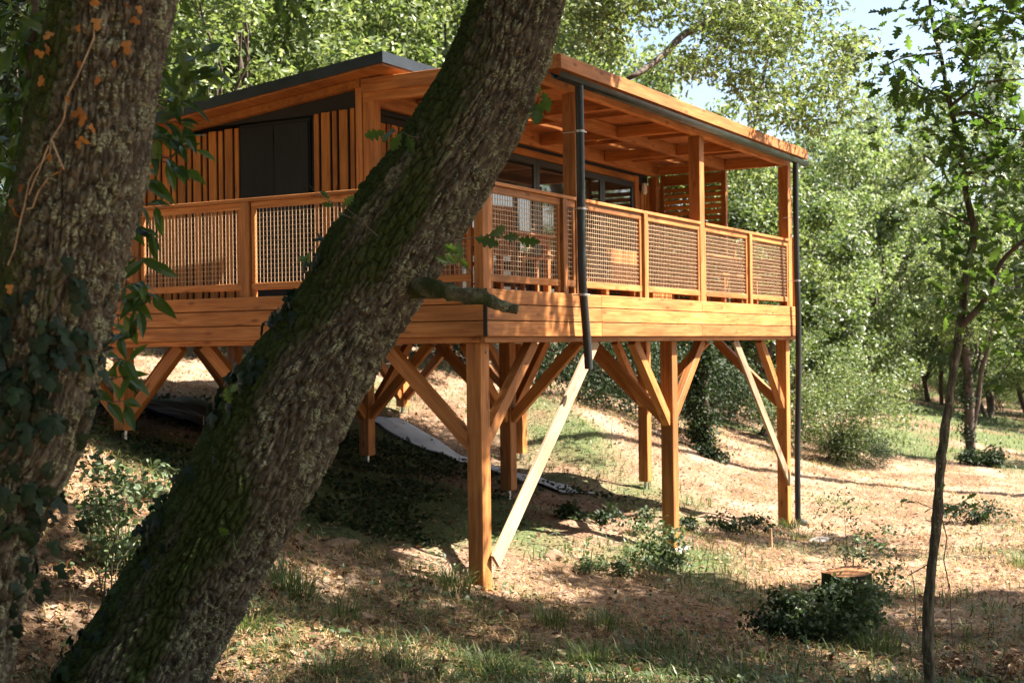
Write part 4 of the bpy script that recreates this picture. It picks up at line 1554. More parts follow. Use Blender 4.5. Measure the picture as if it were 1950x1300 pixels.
# ------------------------------------------------------------------ chestnut coppice behind the left trunk
ch = thing('sweet_chestnut', 'glossy sweet chestnut sprays hanging behind the left trunk', 'tree', tuple(G(-90, 7.0)))
chst = [([G(-90, 7.0, -.1), V3(0, 1000, 6.9), V3(110, 750, 6.85), V3(170, 520, 6.8), V3(225, 300, 6.75), V3(262, 120, 6.7), V3(280, -150, 6.8)], [.03, .028, .025, .022, .018, .014, .01]),
        ([G(-120, 7.2, -.1), V3(-40, 700, 7.0), V3(30, 400, 6.9), V3(60, 100, 6.8), V3(80, -150, 6.8)], [.03, .026, .022, .018, .012])]
tubes('trunk', [(catmull(p, 20), np.interp(np.linspace(0, 1, 20), np.linspace(0, 1, len(r_)), r_)) for p, r_ in chst], M_TWIG, ch, 8)
for (x0, y0, x1, y1, n) in ((290, 150, 405, 130, 9), (285, 170, 395, 160, 8), (280, 200, 370, 190, 9), (270, 230, 350, 240, 8), (275, 130, 380, 110, 6), (265, 260, 340, 270, 7), (280, 290, 325, 305, 2), (300, 300, 372, 285, 5), (300, 305, 350, 325, 4), (250, 350, 300, 345, 6), (240, 385, 305, 400, 7),
                            (235, 430, 290, 440, 7), (230, 480, 285, 500, 6), (225, 545, 270, 540, 8), (220, 570, 300, 560, 7), (215, 600, 265, 590, 6), (205, 640, 250, 645, 7), (205, 680, 245, 690, 6), (200, 720, 250, 715, 6), (200, 760, 240, 770, 5)):
    sprig(ch, V3(x0, y0, 6.75), V3(x1, y1, 6.6), n, .148, L_CHEST, .12, .8, nrm=Vector((0, 0, 1)) - FV * .5)
for (x0, y0, x1, y1, n) in ((60, 60, 20, 90, 8), (80, 20, 120, 40, 8), (60, 0, -10, 30, 8), (110, 30, 70, 110, 7), (40, 130, 90, 150, 8), (60, 180, 10, 200, 8), (70, 200, 95, 240, 8), (40, 260, -10, 280, 8), (55, 300, 30, 340, 7), (30, 380, -5, 400, 7), (90, 90, 120, 110, 6), (20, 160, 60, 200, 7), (0, 230, 60, 250, 8), (60, 330, 20, 300, 7), (30, 20, 110, 70, 9)):
    sprig(ch, V3(x0, y0, 6.9), V3(x1, y1, 6.75), n, .17, L_CHEST, .25, .9, nrm=Vector((0, 0, 1)) - FV * .3)
# dark understory behind the left trunk
us = thing('shade_shrub', 'dark leafy shrub behind the left trunk at the picture edge', 'shrub', tuple(G(20, 9.0)))
blobs = [(tuple(V3(x, y, 8.6 + random.uniform(-.5, .5))), random.uniform(.22, .38)) for x, y in ((-40, 60), (20, 120), (60, 220), (0, 260), (40, 330), (-20, 380), (30, 440), (-30, 500), (10, 560), (-60, 200), (90, 150), (-50, 640), (60, 20), (110, 10), (40, -40), (0, 20))]
tubes('stem', [(limb_path(G(10, 9.0, -.1), V3(30, 100, 8.7), 7, .03), [.03, .027, .024, .02, .016, .012, .008])], M_TWIG, us, 6)
crown('foliage', blobs, 2600, .10, T_CHEST, M_LEAF_DARK, us, .6)
# hanging spray at the top, left of the leaning trunk
hs_ = thing('oak_spray', 'dark oak twig hanging into the top edge between the two trunks', 'branch', tuple(V3(540, -30, 7.4)))
sprig(hs_, V3(540, -60, 7.4), V3(572, 65, 7.4), 9, .085, L_OAK, .5, .7)
sprig(hs_, V3(520, -50, 7.4), V3(530, 15, 7.4), 6, .085, L_OAK, .4, .7)
sprig(hs_, V3(350, -40, 7.2), V3(352, 5, 7.2), 4, .10, L_OAK, .5, .7)

# ------------------------------------------------------------------ thin oak at the right with large leaves
so = thing('sapling_oak', 'thin dark crooked oak stem with large leaves at the right edge', 'tree', tuple(G(1768, 9.2)))
stem = [G(1772, 9.2, -.15), V3(1768, 1250, 9.1), V3(1770, 1130, 9.1), V3(1784, 990, 9.1), V3(1792, 880, 9.1), V3(1808, 760, 9.1), V3(1825, 640, 9.15), V3(1838, 540, 9.2), V3(1855, 440, 9.2), V3(1848, 410, 9.2), V3(1836, 340, 9.2), V3(1822, 255, 9.2), V3(1805, 180, 9.2), V3(1792, 110, 9.2), V3(1775, 40, 9.2), V3(1765, -60, 9.2)]
srad = [.040, .036, .034, .032, .032, .028, .028, .026, .028, .024, .022, .020, .017, .014, .011, .007]
sp_ = catmull(stem, 150)
sr_ = np.interp(np.linspace(0, 1, 150), np.linspace(0, 1, len(srad)), srad)
v_, f_ = tube_np(sp_, sr_ * (1 + .2 * (vnoise(np.arange(150) * .35, 0, 0, 3) - .5)), 26)
cent = np.repeat(sp_, 26, axis=0)
v_ = v_ + (v_ - cent) * ((fbm(v_[:, 0] * 38, v_[:, 1] * 38, v_[:, 2] * 14, 6, 3) - .5) * .7)[:, None]
me = mesh_np('trunk', v_, f_, True)
vattr(me, 'barkco', v_ * np.array([1, 1, .5]), 'FLOAT_VECTOR')
vattr(me, 'ridge', np.full(len(v_), .35))
vattr(me, 'moss', np.full(len(v_), .12))
link('trunk', me, M_BARK, so)
limbs = [([V3(1830, 620, 9.15), V3(1865, 585, 9.1), V3(1885, 550, 9.0), V3(1903, 505, 9.0), V3(1935, 470, 8.9), V3(1990, 430, 8.8)], .026),
         ([V3(1805, 95, 9.2), V3(1830, 100, 9.15), V3(1850, 112, 9.1), V3(1880, 100, 9.0)], .010), ([V3(1790, 100, 9.2), V3(1760, 105, 9.1), V3(1720, 110, 9.0), V3(1680, 130, 9.0)], .010),
         ([V3(1815, 220, 9.2), V3(1850, 215, 9.1), V3(1900, 240, 9.0), V3(1960, 250, 8.8)], .014), ([V3(1808, 180, 9.2), V3(1760, 170, 9.1), V3(1720, 150, 9.1), V3(1690, 165, 9.0)], .010),
         ([V3(1835, 330, 9.2), V3(1880, 330, 9.1), V3(1940, 345, 9.0)], .013), ([V3(1850, 430, 9.2), V3(1810, 410, 9.1), V3(1770, 390, 9.0)], .010),
         ([V3(1780, 60, 9.2), V3(1830, 30, 9.1), V3(1900, 20, 9.0), V3(1970, 40, 8.9)], .014), ([V3(1812, 200, 9.2), V3(1870, 160, 9.0), V3(1950, 150, 8.9)], .012)]
tubes('limb', [(catmull(p, 14), np.linspace(r_, r_ * .4, 14)) for p, r_ in limbs], M_TWIG, so, 7)
spr = []
for (xa, ya, xb, yb, cnt) in ((1690, 130, 1760, 110, 3), (1720, 150, 1790, 180, 5), (1690, 160, 1740, 150, 3), (1760, 10, 1880, 60, 9), (1850, 20, 1960, 80, 12), (1820, 100, 1950, 200, 10), (1850, 180, 1960, 320, 16), (1800, 250, 1900, 330, 9), (1860, 320, 1960, 420, 12),
                              (1760, 370, 1850, 430, 8), (1820, 430, 1960, 520, 14), (1780, 480, 1860, 560, 6), (1870, 520, 1960, 620, 11), (1760, 560, 1850, 600, 4), (1880, 620, 1960, 660, 4), (1700, 0, 1770, 30, 4), (1800, 0, 1950, 30, 8), (1690, 205, 1710, 250, 1), (1740, 190, 1800, 230, 3)):
    for _ in range(cnt):
        spr.append((random.uniform(xa, xb), random.uniform(ya, yb)))
nl = 0
massp, massd = [], []
for (x, y) in spr:
    D = 9.0 + random.uniform(-.5, .5)
    a = V3(x, y, D)
    b = V3(x + random.uniform(-45, 45), y + random.uniform(-10, 40), D + random.uniform(-.1, .1))
    if nl < 270:
        sprig(so, a, b, 4, .105, L_OAK, .35, .9, .003)
        nl += 4
    for _ in range(8):
        massp.append(tuple(a.lerp(b, random.random()) + rvec(.11)))
n = len(massp)
mass = leaves_mesh('foliage', T_OAK, np.array(massp), rand_rot(n, np.tile(np.array([0, 0, 1.0]) - np.array(tuple(FV)) * .3, (n, 1)), .7), .10 * rng.uniform(.7, 1.25, n))
tag(link('foliage', mass, M_LEAF_OAK, so), kind='stuff')
for (x, y, x1, y1) in ((1785, 985, 1840, 950), (1785, 970, 1730, 950), (1800, 965, 1860, 965), (1790, 960, 1790, 930)):
    sprig(so, V3(x, y, 9.1), V3(x1, y1, 9.0), 4, .075, L_OAK, .3, .8, .003)
tubes('stem', [(limb_path(V3(1785, 880, 9.0), V3(1808, 1120, 9.0), 6, .03), .004), (limb_path(V3(1808, 1110, 9.0), V3(1815, 1230, 9.0), 5, .04), .003), (limb_path(V3(1750, 1210, 9.0), V3(1735, 1085, 9.0), 5, .03), .003), (limb_path(V3(1765, 1075, 9.1), V3(1730, 1095, 9.0), 3, .0), .004)], M_TWIG, so, 5)
# more of its crown, to the right of and above the frame
blobs = [(tuple(V3(2050 + random.uniform(-90, 380), random.uniform(-700, 500), 9.2 + random.uniform(-1.5, 1.5))), random.uniform(.4, .7)) for _ in range(24)]
crown('crown', blobs, 5200, .105, T_OAKS, M_LEAF_OAK, so, .8)

# ivy-clad forked tree in the middle distance
ft = thing('forked_tree', 'small ivy-clad forked tree standing on the sunlit meadow edge', 'tree', tuple(G(1848, 33)))
fb = G(1848, 33, -.1)
def pf(x, y):
    return V3(x, y, 33)
tubes('trunk', [([fb, pf(1846, 820), pf(1846, 760), pf(1842, 700), pf(1838, 640), pf(1842, 560)], [.13, .12, .12, .12, .11, .07]), ([pf(1850, 830), pf(1862, 770), pf(1868, 710), pf(1882, 660), pf(1895, 600)], [.07, .06, .06, .05, .04])], M_TWIG, ft, 8)
blobs = [(tuple(pf(1843 + random.uniform(-6, 6), 640 + 22 * i) + rvec(.05)), .20) for i in range(10)] + [(tuple(pf(1848 + random.uniform(-40, 40), 868 + random.uniform(-6, 8)) - FV * .5), .3) for i in range(6)]
crown('ivy', blobs, 2600, .085, T_rhomb(), M_LEAF_DARK, ft, .5)
blobs = [(tuple(pf(1860 + random.uniform(-90, 110), 560 + random.uniform(-110, 70)) + FV * random.uniform(-1, 1)), random.uniform(.4, .7)) for _ in range(22)]
crown('crown', blobs, 6000, .11, T_rhomb(), M_LEAF_BG, ft, .8)

# ivy column: a dead trunk wrapped in ivy, seen under the deck right of the middle stilt
ic = thing('ivy_column', 'dead trunk wrapped in ivy, under the deck right of the middle stilt', 'tree', tuple(G(1345, 25.5)))
ib = G(1345, 25.5, -.1)
tubes('trunk', [([ib, V3(1342, 780, 25.5), V3(1335, 700, 25.5), V3(1330, 620, 25.6), V3(1335, 520, 25.6)], [.12, .11, .1, .09, .07])], M_TWIG, ic, 8)
blobs = [(tuple(V3(1338 + random.uniform(-14, 14), 640 + 17 * i, 25.4)), random.uniform(.2, .3)) for i in range(15)] + [(tuple(V3(1355 + random.uniform(-40, 30), 885 + random.uniform(-25, 5), 25.0)), .25) for i in range(6)]
crown('ivy', blobs, 5200, .085, T_rhomb(), M_LEAF_DARK, ic, .5)

# ------------------------------------------------------------------ overhanging oak behind the terrace roof (sunlit and shaded sprays, dark limb)
ov = thing('overhanging_oak', 'spreading oak with a dark bent limb above the terrace roof', 'tree', tuple(G(2230, 27)))
base = G(2230, 27, -.2)
l0 = [base, V3(2220, 400, 27), V3(2190, 100, 26), V3(2080, -180, 25), V3(1850, -260, 24), V3(1640, -170, 23), V3(1500, 40, 23)]
l1 = [V3(1500, 40, 23), V3(1440, 5, 22), V3(1385, 18, 21.5), V3(1345, 45, 21), V3(1300, 68, 21), V3(1258, 110, 20.5), V3(1215, 140, 20), V3(1195, 150, 20)]
l2 = [V3(1345, 45, 21), V3(1420, 40, 21.5), V3(1480, 30, 21.5)]
tubes('trunk', [(catmull(l0, 24), np.linspace(.20, .07, 24))], M_TWIG, ov, 8)
tubes('limb', [(catmull(l1, 30), np.linspace(.09, .035, 30)), (catmull(l2, 10), np.linspace(.03, .02, 10)), ([V3(1415, 45, 21), V3(1380, 75, 20.8), V3(1360, 100, 20.6)], [.05, .04, .02]), ([V3(1460, 120, 22), V3(1440, 210, 21.5), V3(1430, 290, 21)], [.03, .02, .012])], M_TWIG, ov, 7)
blobs = []
for (xa, ya, xb, yb, cnt, r0, r1) in ((1040, -120, 1200, 90, 16, .32, .6), (1150, -150, 1400, 60, 22, .35, .65), (1350, -120, 1650, 100, 30, .35, .65), (1440, 60, 1640, 220, 20, .3, .55), (1290, 60, 1450, 150, 12, .28, .5), (1500, 180, 1610, 250, 7, .25, .42), (1100, 60, 1190, 120, 4, .25, .4), (1400, 150, 1480, 225, 5, .25, .4)):
    for _ in range(cnt):
        blobs.append((tuple(V3(random.uniform(xa, xb), random.uniform(ya, yb), random.uniform(18.5, 24))), random.uniform(r0, r1)))
crown('crown', blobs, 21000, .105, T_OAKS, M_LEAF_BG, ov, .9)

# oaks off to the right whose crowns shade the near ground
for (x, D, z, R_, nb, nlv, lab) in ((2950, 12.5, 6.0, 3.3, 80, 34000, 'tall oak beyond the right edge shading the stump and near ground'), (2420, 19.0, 6.6, 1.6, 10, 2600, 'oak beyond the right edge shading the path beside the downpipe'), (2480, 33.0, 4.6, 3.0, 30, 9000, 'oak beyond the right edge shading the far band of the meadow')):
    b0 = G(x, D, -.2)
    t = thing('shade_oak', lab, 'tree', tuple(b0))
    c0 = b0 + Vector((0, 0, z + 2.4))
    lst, blobs = [(limb_path(b0, c0, 7, .02), [.2, .18, .16, .13, .1, .07, .04])], []
    for i in range(nb):
        d = Vector((random.gauss(0, 1), random.gauss(0, 1), random.gauss(0, .6))).normalized() * random.uniform(.4, 1)
        c = c0 + Vector((d.x * R_, d.y * R_, d.z * R_ * .75))
        q_ = c - CAM
        if math.hypot(q_.dot(RV) - (q_.z + 2.4) * .72 - 3.15, q_.dot(FV) - 12.9) < .75:  # gap shaped in the crown so sun reaches the stump
            continue
        blobs.append((tuple(c), random.uniform(.38, .75)))
        if i % 5 == 0:
            lst.append((limb_path(lst[0][0][4], c, 5, .06), [.07, .055, .04, .03, .015]))
    tubes('trunk', lst, M_TWIG, t, 7)
    crown('crown', blobs, nlv, .15, T_rhomb(), M_LEAF_OAK, t, .9)

# ------------------------------------------------------------------ stump, sapling, weeds, grass tufts, sticks
sb = G(1612, 12.6)
stp = thing('tree_stump', 'cut oak stump with an orange sawn top among brambles', 'stump', tuple(sb))
nth, nzz = 64, 26
TH, ZZ = np.meshgrid(np.linspace(0, 2 * math.pi, nth, endpoint=False), np.linspace(-.12, .64, nzz))
RR = .205 + .06 * np.exp(-(ZZ + .1) / .12) + (fbm(np.cos(TH) * 2.5, np.sin(TH) * 2.5, ZZ * 1.5, 50, 3) - .5) * .16 + (fbm(np.cos(TH) * 9, np.sin(TH) * 9, ZZ * 4, 51, 2) - .5) * .03
Xs = np.stack([sb.x + RR * np.cos(TH), sb.y + RR * np.sin(TH), sb.z + ZZ + .02 * np.cos(TH) * (ZZ > .55)], -1)
ii = np.arange(nth * nzz).reshape(nzz, nth)
nx_ = np.roll(ii, -1, 1)
q = np.stack([ii[:-1], nx_[:-1], nx_[1:], ii[1:]], -1).reshape(-1, 4)
me = mesh_np('bark', Xs.reshape(-1, 3), q, True)
vattr(me, 'barkco', Xs.reshape(-1, 3), 'FLOAT_VECTOR')
vattr(me, 'ridge', np.full(nth * nzz, .3))
vattr(me, 'moss', np.clip(.25 + .6 * vnoise(Xs[..., 0] * 5, Xs[..., 1] * 5, Xs[..., 2] * 5, 8), 0, 1).ravel())
link('bark', me, M_BARK, stp)
topv = np.vstack([Xs[-1], np.mean(Xs[-1], 0)[None] + np.array([[0, 0, .015]])])
inner = (Xs[-1] - topv[-1]) * .86 + topv[-1] + np.array([0, 0, .002])
link('cut_face', mesh_np('cut_face', np.vstack([Xs[-1], inner, topv[-1:]]), [np.array([(k, (k + 1) % nth, nth + (k + 1) % nth, nth + k) for k in range(nth)]), np.array([(nth + k, nth + (k + 1) % nth, 2 * nth) for k in range(nth)])], False), M_CUT, stp)


def weed(px, D, blobs_rel, n, size, label, mat=None, tpl=None, cat='weed', name='weed_plant', group=None, up=.8, stems=5):
    g = G(px, D)
    t = thing(name, label, cat, tuple(g), group)
    bl = [(tuple(g + RV * a + FV * random.uniform(-.15, .15) + Vector((0, 0, h))), r_) for a, h, r_ in blobs_rel]
    lst = []
    for k in range(min(stems, len(bl))):
        c = Vector(bl[k * len(bl) // min(stems, len(bl))][0])
        lst.append((limb_path(g + Vector((random.uniform(-.05, .05), random.uniform(-.05, .05), -.03)), c, 5, .05), [.006, .005, .004, .003, .002]))
    tubes('stem', lst, M_TWIG, t, 5)
    crown('foliage', bl, n, size, tpl or T_ROUND, mat or M_WEED, t, up, .6)
    return t


def rel(w, h, k, r0=.06, r1=.12):
    return [(random.uniform(-w, w), random.uniform(.05, h), random.uniform(r0, r1)) for _ in range(k)]


weed(1545, 12.6, rel(.42, .42, 26, .09, .17), 1500, .062, 'dark bramble mound left of the cut stump', M_LEAF_DARK, T_ROUND, 'bramble', 'bramble_plant')
weed(1470, 12.2, rel(.35, .22, 14, .07, .12), 600, .055, 'low dark bramble patch at the left end of the stump mound', M_LEAF_DARK, T_ROUND, 'bramble', 'bramble_plant')
weed(1592, 12.1, rel(.34, .52, 34, .08, .14), 1600, .055, 'leafy weeds growing against the front of the stump', M_WEED, T_ROUND, 'weed')
weed(1655, 12.8, [(random.uniform(-.12, .12) * (1 + h), h, .09) for h in np.linspace(.1, 1.0, 22)], 560, .042, 'slender pale sapling right behind the cut stump', M_WEED, T_ROUND, 'sapling', 'sapling')
weed(1610, 14.5, [(random.uniform(-.25, .2) - .1 * h, h, .10) for h in np.linspace(.3, 1.15, 16)], 240, .036, 'thin reddish sapling above the stump in the sunlit path', M_WEED, T_ROUND, 'sapling', 'sapling')
weed(1245, 15.4, [(random.uniform(-.35, .3), random.uniform(.05, .5) * (1 if k % 2 else .5), .10) for k in range(24)], 900, .055, 'sunlit nettle clump at the foot of the middle stilt', M_WEED, T_ROUND)
weed(1180, 14.6, rel(.5, .16, 18, .06, .1), 620, .05, 'low sunlit weeds left of the middle stilt', M_WEED, T_ROUND)
weed(1330, 18.5, rel(.5, .22, 14, .07, .12), 500, .055, 'dark low weeds between the middle stilt and the last stilt', M_LEAF_DARK, T_ROUND)
weed(1430, 19.0, rel(.4, .25, 12, .07, .12), 420, .055, 'dark low weeds left of the last stilt', M_LEAF_DARK, T_ROUND)
weed(1130, 17.5, rel(.8, .2, 18, .08, .14), 700, .06, 'dark ivy patch on the bank beyond the corner stilt', M_LEAF_DARK, T_ROUND)
weed(240, 9.8, [(random.uniform(-.30, .35), random.uniform(.05, .75), .11) for k in range(34)], 900, .052, 'leafy bramble sprays between the two big trunks', M_WEED, T_ROUND, 'bramble', 'bramble_plant')
weed(190, 9.3, [(random.uniform(-.12, .2), random.uniform(.3, .95), .12) for k in range(20)], 460, .055, 'shaded leafy sprays behind the left trunk foot', M_WEED, T_ROUND, 'bramble', 'bramble_plant')
weed(300, 9.0, rel(.25, .2, 12, .06, .1), 400, .05, 'low green weeds beside the leaning trunk', M_WEED, T_ROUND)
weed(1900, 22, rel(.9, .3, 18, .1, .18), 800, .06, 'dark weed patch at the right edge of the sunlit path', M_LEAF_DARK, T_ROUND)
weed(1880, 10.5, rel(.5, .3, 18, .07, .12), 420, .045, 'dry brown undergrowth in the bottom right corner', M_LITTER, T_ROUND, 'undergrowth')

# grass tufts
def blades(pos, hgt, wid, lean, yawd=None):
    n = len(pos)
    a = rng.uniform(0, 2 * math.pi, n) if yawd is None else yawd
    dx, dy = np.cos(a), np.sin(a)
    px_, py_ = -dy, dx
    V = np.empty((n, 7, 3))
    for k, (t, w) in enumerate(((0, 1.0), (.45, .85), (.8, .5))):
        cx = pos[:, 0] + dx * lean * hgt * t * t
        cy = pos[:, 1] + dy * lean * hgt * t * t
        cz = pos[:, 2] + hgt * (t - .45 * lean * t * t * t)
        V[:, 2 * k] = np.stack([cx - px_ * wid * w / 2, cy - py_ * wid * w / 2, cz], -1)
        V[:, 2 * k + 1] = np.stack([cx + px_ * wid * w / 2, cy + py_ * wid * w / 2, cz], -1)
    V[:, 6] = np.stack([pos[:, 0] + dx * lean * hgt, pos[:, 1] + dy * lean * hgt, pos[:, 2] + hgt * (1 - .45 * lean)], -1)
    o = (np.arange(n) * 7)[:, None]
    F4 = np.concatenate([o + np.array([[0, 1, 3, 2]]), o + np.array([[2, 3, 5, 4]])])
    F3 = o + np.array([[4, 5, 6]])
    return mesh_np('grass', V.reshape(-1, 3), [F4, F3], False)


def tuft(px, D, n, h, label, mat=None, spread=.12):
    g = G(px, D)
    r_ = rng.random(n) ** .6 * spread
    a = rng.uniform(0, 2 * math.pi, n)
    x, y = g.x + r_ * np.cos(a), g.y + r_ * np.sin(a)
    pos = np.stack([x, y, gh_np(x, y) - .02], -1)
    me = blades(pos, h * rng.uniform(.55, 1.2, n), rng.uniform(.005, .010, n), rng.uniform(.25, 1.15, n), a + rng.normal(0, .5, n))
    return tag(link('grass_tuft', me, mat or M_GRASS), label, 'grass tuft', 'grass tufts on the forest floor')


for px, D, n, h, lab in ((545, 10.9, 230, .36, 'long sunlit grass tuft right of the leaning trunk'), (640, 10.5, 90, .30, 'arching pale grass tuft at the shade edge left of the corner stilt'), (1045, 11.6, 130, .30, 'upright dark grass tuft right of the corner stilt foot'), (905, 12.2, 150, .12, 'short bright grass at the foot of the corner stilt'),
                         (860, 12.6, 160, .30, 'shaded grass tuft left of the corner stilt foot'), (1150, 12.0, 260, .20, 'broad shaded grass patch before the middle stilt'), (1230, 10.9, 220, .24, 'grass tuft in the shade at the bottom centre'), (1300, 10.3, 80, .24, 'pale sunlit grass stalks at the bottom centre'),
                         (1120, 10.4, 150, .22, 'dark grass tuft on the shaded floor below the corner stilt'), (235, 10.0, 200, .45, 'tall grass between the two big trunks'), (300, 9.6, 120, .34, 'grass tuft beside the leaning trunk edge'), (470, 9.6, 160, .22, 'green grass tuft close beside the leaning trunk on its right'), (930, 9.4, 200, .2, 'broad grass tuft at the bottom below the corner stilt'), (1400, 10.2, 180, .2, 'grass patch at the bottom left of the stump'), (90, 8.2, 120, .14, 'short grass at the bottom left between the trunks'), (620, 9.0, 120, .20, 'dark grass tuft at the lower edge left of centre'), (760, 9.3, 120, .16, 'dark low grass on the shaded floor at the lower centre'),
                         (1660, 11.8, 200, .34, 'grass tuft at the right foot of the stump'), (1520, 19.6, 120, .22, 'grass tuft at the foot of the last stilt'), (520, 9.2, 100, .14, 'small dark grass tuft right of the leaning trunk base'), (1500, 20.5, 160, .25, 'grass clump beside the far downpipe foot'), (1950, 17, 220, .3, 'dark grass clump at the right edge')):
    tuft(px, D, n, h, lab, None, .10 + .0006 * n)

# sheets, stakes, stones
def draped(name, corners, mat, label, cat, n=24, lift=.03):
    a, b, c, d = [np.array(q, float) for q in corners]
    U_, V_ = np.meshgrid(np.linspace(0, 1, n), np.linspace(0, 1, n))
    xy = ((1 - U_) * (1 - V_))[..., None] * a + (U_ * (1 - V_))[..., None] * b + (U_ * V_)[..., None] * c + ((1 - U_) * V_)[..., None] * d
    z = gh_np(xy[..., 0], xy[..., 1]).reshape(n, n) + lift + .05 * (fbm(xy[..., 0] * 2.5, xy[..., 1] * 2.5, 0 * U_, 31, 2) - .4)
    ii = np.arange(n * n).reshape(n, n)
    q = np.stack([ii[:-1, :-1], ii[:-1, 1:], ii[1:, 1:], ii[1:, :-1]], -1).reshape(-1, 4)
    o = link(name, mesh_np(name, np.concatenate([xy, z[..., None]], -1).reshape(-1, 3), q, True), mat)
    md = o.modifiers.new('thick', 'SOLIDIFY')
    md.thickness = .01
    return tag(o, label, cat)


draped('ground_sheet', ((8.0, 7.2), (8.7, 6.9), (7.6, 2.6), (7.0, 2.9)), M_SHEET, 'pale geotextile strip lying on the bank under the deck', 'ground sheet')
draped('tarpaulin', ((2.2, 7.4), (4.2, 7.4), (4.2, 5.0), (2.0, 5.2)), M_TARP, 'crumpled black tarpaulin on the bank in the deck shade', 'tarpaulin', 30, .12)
g = G(1463, 18.0)
stk = link('marker_stake', box_mesh(.30, .035, .035, .004), M_PALE, None, Matrix.Translation(g + Vector((0, 0, .13))) @ Matrix.Rotation(math.radians(86), 4, 'Y'))
tag(stk, 'short pale wooden stake in the ground left of the last stilt', 'stake')


def stone(px, D, s, label, mat=None):
    g = G(px, D)
    bm = bmesh.new()
    bmesh.ops.create_icosphere(bm, subdivisions=3, radius=1)
    for v in bm.verts:
        k = 1 + .35 * (float(vnoise(v.co.x * 1.4 + px, v.co.y * 1.4, v.co.z * 1.4, 3)) - .5) * 2
        v.co = Vector((v.co.x * k * s[0], v.co.y * k * s[1], v.co.z * k * s[2])) + g
    me = bpy.data.meshes.new('stone')
    bm.to_mesh(me)
    bm.free()
    return tag(link('stone', me, mat or M_CONC), label, 'stone', 'stones')


stone(1000, 11.9, (.16, .12, .05), 'flat earthy stone right of the corner stilt foot', M_CLOD)
stone(1050, 15.0, (.12, .12, .09), 'brown clod at the edge of the deck shade', M_CLOD)
stone(640, 12.9, (.25, .12, .06), 'flat earthy stone in the deep shade right of the leaning trunk', M_CLOD)
stone(1555, 19.5, (.28, .12, .04), 'flat pale stone under the far downpipe foot')
stone(805, 10.9, (.05, .05, .04), 'small pale stone on the shaded floor')

# ------------------------------------------------------------------ ground cover, one object of each kind
def scatter(n, D0, D1, pxa, pxb, power=1.0):
    px_ = rng.uniform(pxa, pxb, n)
    D = D0 + (D1 - D0) * rng.random(n) ** power
    lat = (px_ - 975) / FPX * D
    x = CAM.x + FV.x * D + RV.x * lat
    y = CAM.y + FV.y * D + RV.y * lat
    return x, y, D


x, y, D = scatter(90000, 6.5, 32, -150, 2100, 1.5)
gk = green_shade_at(x, y) + rng.normal(0, .12, len(x))
under = (x > .2) & (y > .6) & (x < 9.2) & (y < 7.5)
k = (gk < .22) & ~(under & (rng.random(len(x)) < .93))
z = gh_np(x, y)
pos = np.stack([x, y, z - .01], -1)[k]
n = len(pos)
tag(link('dry_grass', blades(pos, rng.uniform(.03, .13, n), rng.uniform(.004, .008, n) * (1 + D[k] * .04), rng.uniform(.5, 1.9, n)), M_STRAW), kind='stuff')
x, y, D = scatter(80000, 6.5, 70, -150, 2150, 1.6)
gk = green_shade_at(x, y) + rng.normal(0, .06, len(x))
k = (gk > .12) & ~((x > -.6) & (y > .9) & (x < 8.6) & (y < 8) & (rng.random(len(x)) < .92))
z = gh_np(x, y)
pos = np.stack([x, y, z - .01], -1)[k]
n = len(pos)
tag(link('green_grass', blades(pos, rng.uniform(.06, .22, n), rng.uniform(.005, .010, n) * (1 + D[k] * .05), rng.uniform(.3, 1.3, n)), M_GRASS), kind='stuff')
x, y, D = scatter(7000, 6.5, 13, -100, 2050, 1.1)
z = gh_np(x, y)
n = len(x)
tag(link('fallen_leaves', leaves_mesh('fallen_leaves', T_OAKS, np.stack([x, y, z + .018], -1), rand_rot(n, np.tile([[0, 0, 1.6]], (n, 1)), .8), rng.uniform(.05, .10, n)), M_LITTER), kind='stuff')
x, y, D = scatter(30000, 6.5, 36, -150, 2100, 1.35)
z = gh_np(x, y)
n = len(x)
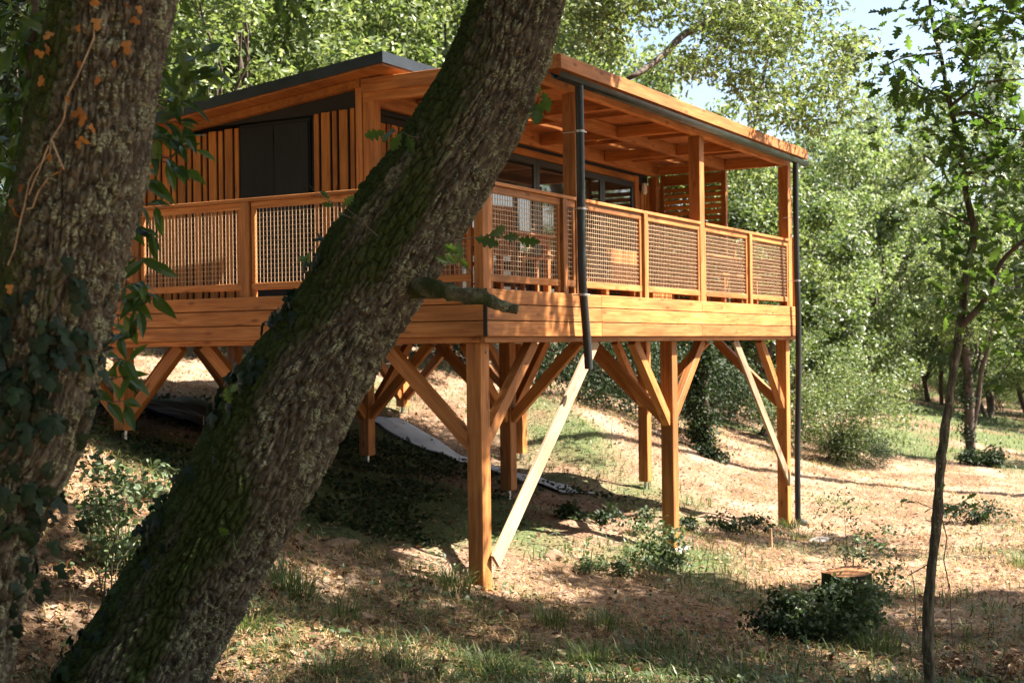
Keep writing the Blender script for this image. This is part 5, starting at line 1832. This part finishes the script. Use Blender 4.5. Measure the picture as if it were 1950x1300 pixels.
tag(link('leaf_litter', leaves_mesh('leaf_litter', T_ROUND, np.stack([x, y, z + .012], -1), rand_rot(n, np.tile([[0, 0, 2.2]], (n, 1)), .8), rng.uniform(.03, .075, n)), M_LITTER), kind='stuff')
x, y, D = scatter(9000, 7, 26, -150, 2100, 1.3)
gk = fbm(x * .8, y * .8, 0 * x, 61, 3)
k = gk > .54
z = gh_np(x, y)
n = int(k.sum())
tag(link('ground_ivy', leaves_mesh('ground_ivy', T_ROUND, np.stack([x, y, z + rng.uniform(.02, .10, len(x))], -1)[k], rand_rot(n, np.tile([[0, 0, 1.5]], (n, 1)), .8), rng.uniform(.035, .07, n)), M_WEED), kind='stuff')
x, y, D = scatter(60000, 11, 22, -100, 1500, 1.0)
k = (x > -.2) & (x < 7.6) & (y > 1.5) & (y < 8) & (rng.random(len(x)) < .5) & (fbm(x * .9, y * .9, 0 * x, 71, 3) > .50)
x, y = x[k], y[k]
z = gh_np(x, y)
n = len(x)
tag(link('bank_shade_ivy', leaves_mesh('bank_shade_ivy', T_ROUND, np.stack([x, y, z + rng.uniform(.015, .09, n)], -1), rand_rot(n, np.tile([[0, 0, 1.3]], (n, 1)), .8), rng.uniform(.04, .085, n)), M_LEAF_DARK), kind='stuff')  # dark leaves added under the deck to deepen its shade
x, y, D = scatter(10000, 7.2, 13.2, 420, 1500, 1.0)
k = fbm(x * .9, y * .9, 0 * x, 81, 3) > .55
x, y = x[k], y[k]
z = gh_np(x, y)
n = len(x)
tag(link('shade_grass', blades(np.stack([x, y, z - .01], -1), rng.uniform(.07, .20, n), rng.uniform(.005, .009, n), rng.uniform(.4, 1.5, n)), M_GRASS), kind='stuff')
# fallen twigs
x, y, D = scatter(420, 7, 22, -100, 2050, 1.2)
z = gh_np(x, y)
lst = []
for i in range(len(x)):
    a_, L_ = random.uniform(0, 6.28), random.uniform(.12, .55)
    p = Vector((x[i], y[i], z[i] + .015))
    q = Vector((x[i] + L_ * math.cos(a_), y[i] + L_ * math.sin(a_), 0))
    q.z = gh(q.x, q.y) + random.uniform(.01, .05)
    lst.append((limb_path(p, q, 4, .05), [.006, .005, .004, .002]))
tubes('fallen_twigs', lst, M_TWIG, None, 4, 'stuff')
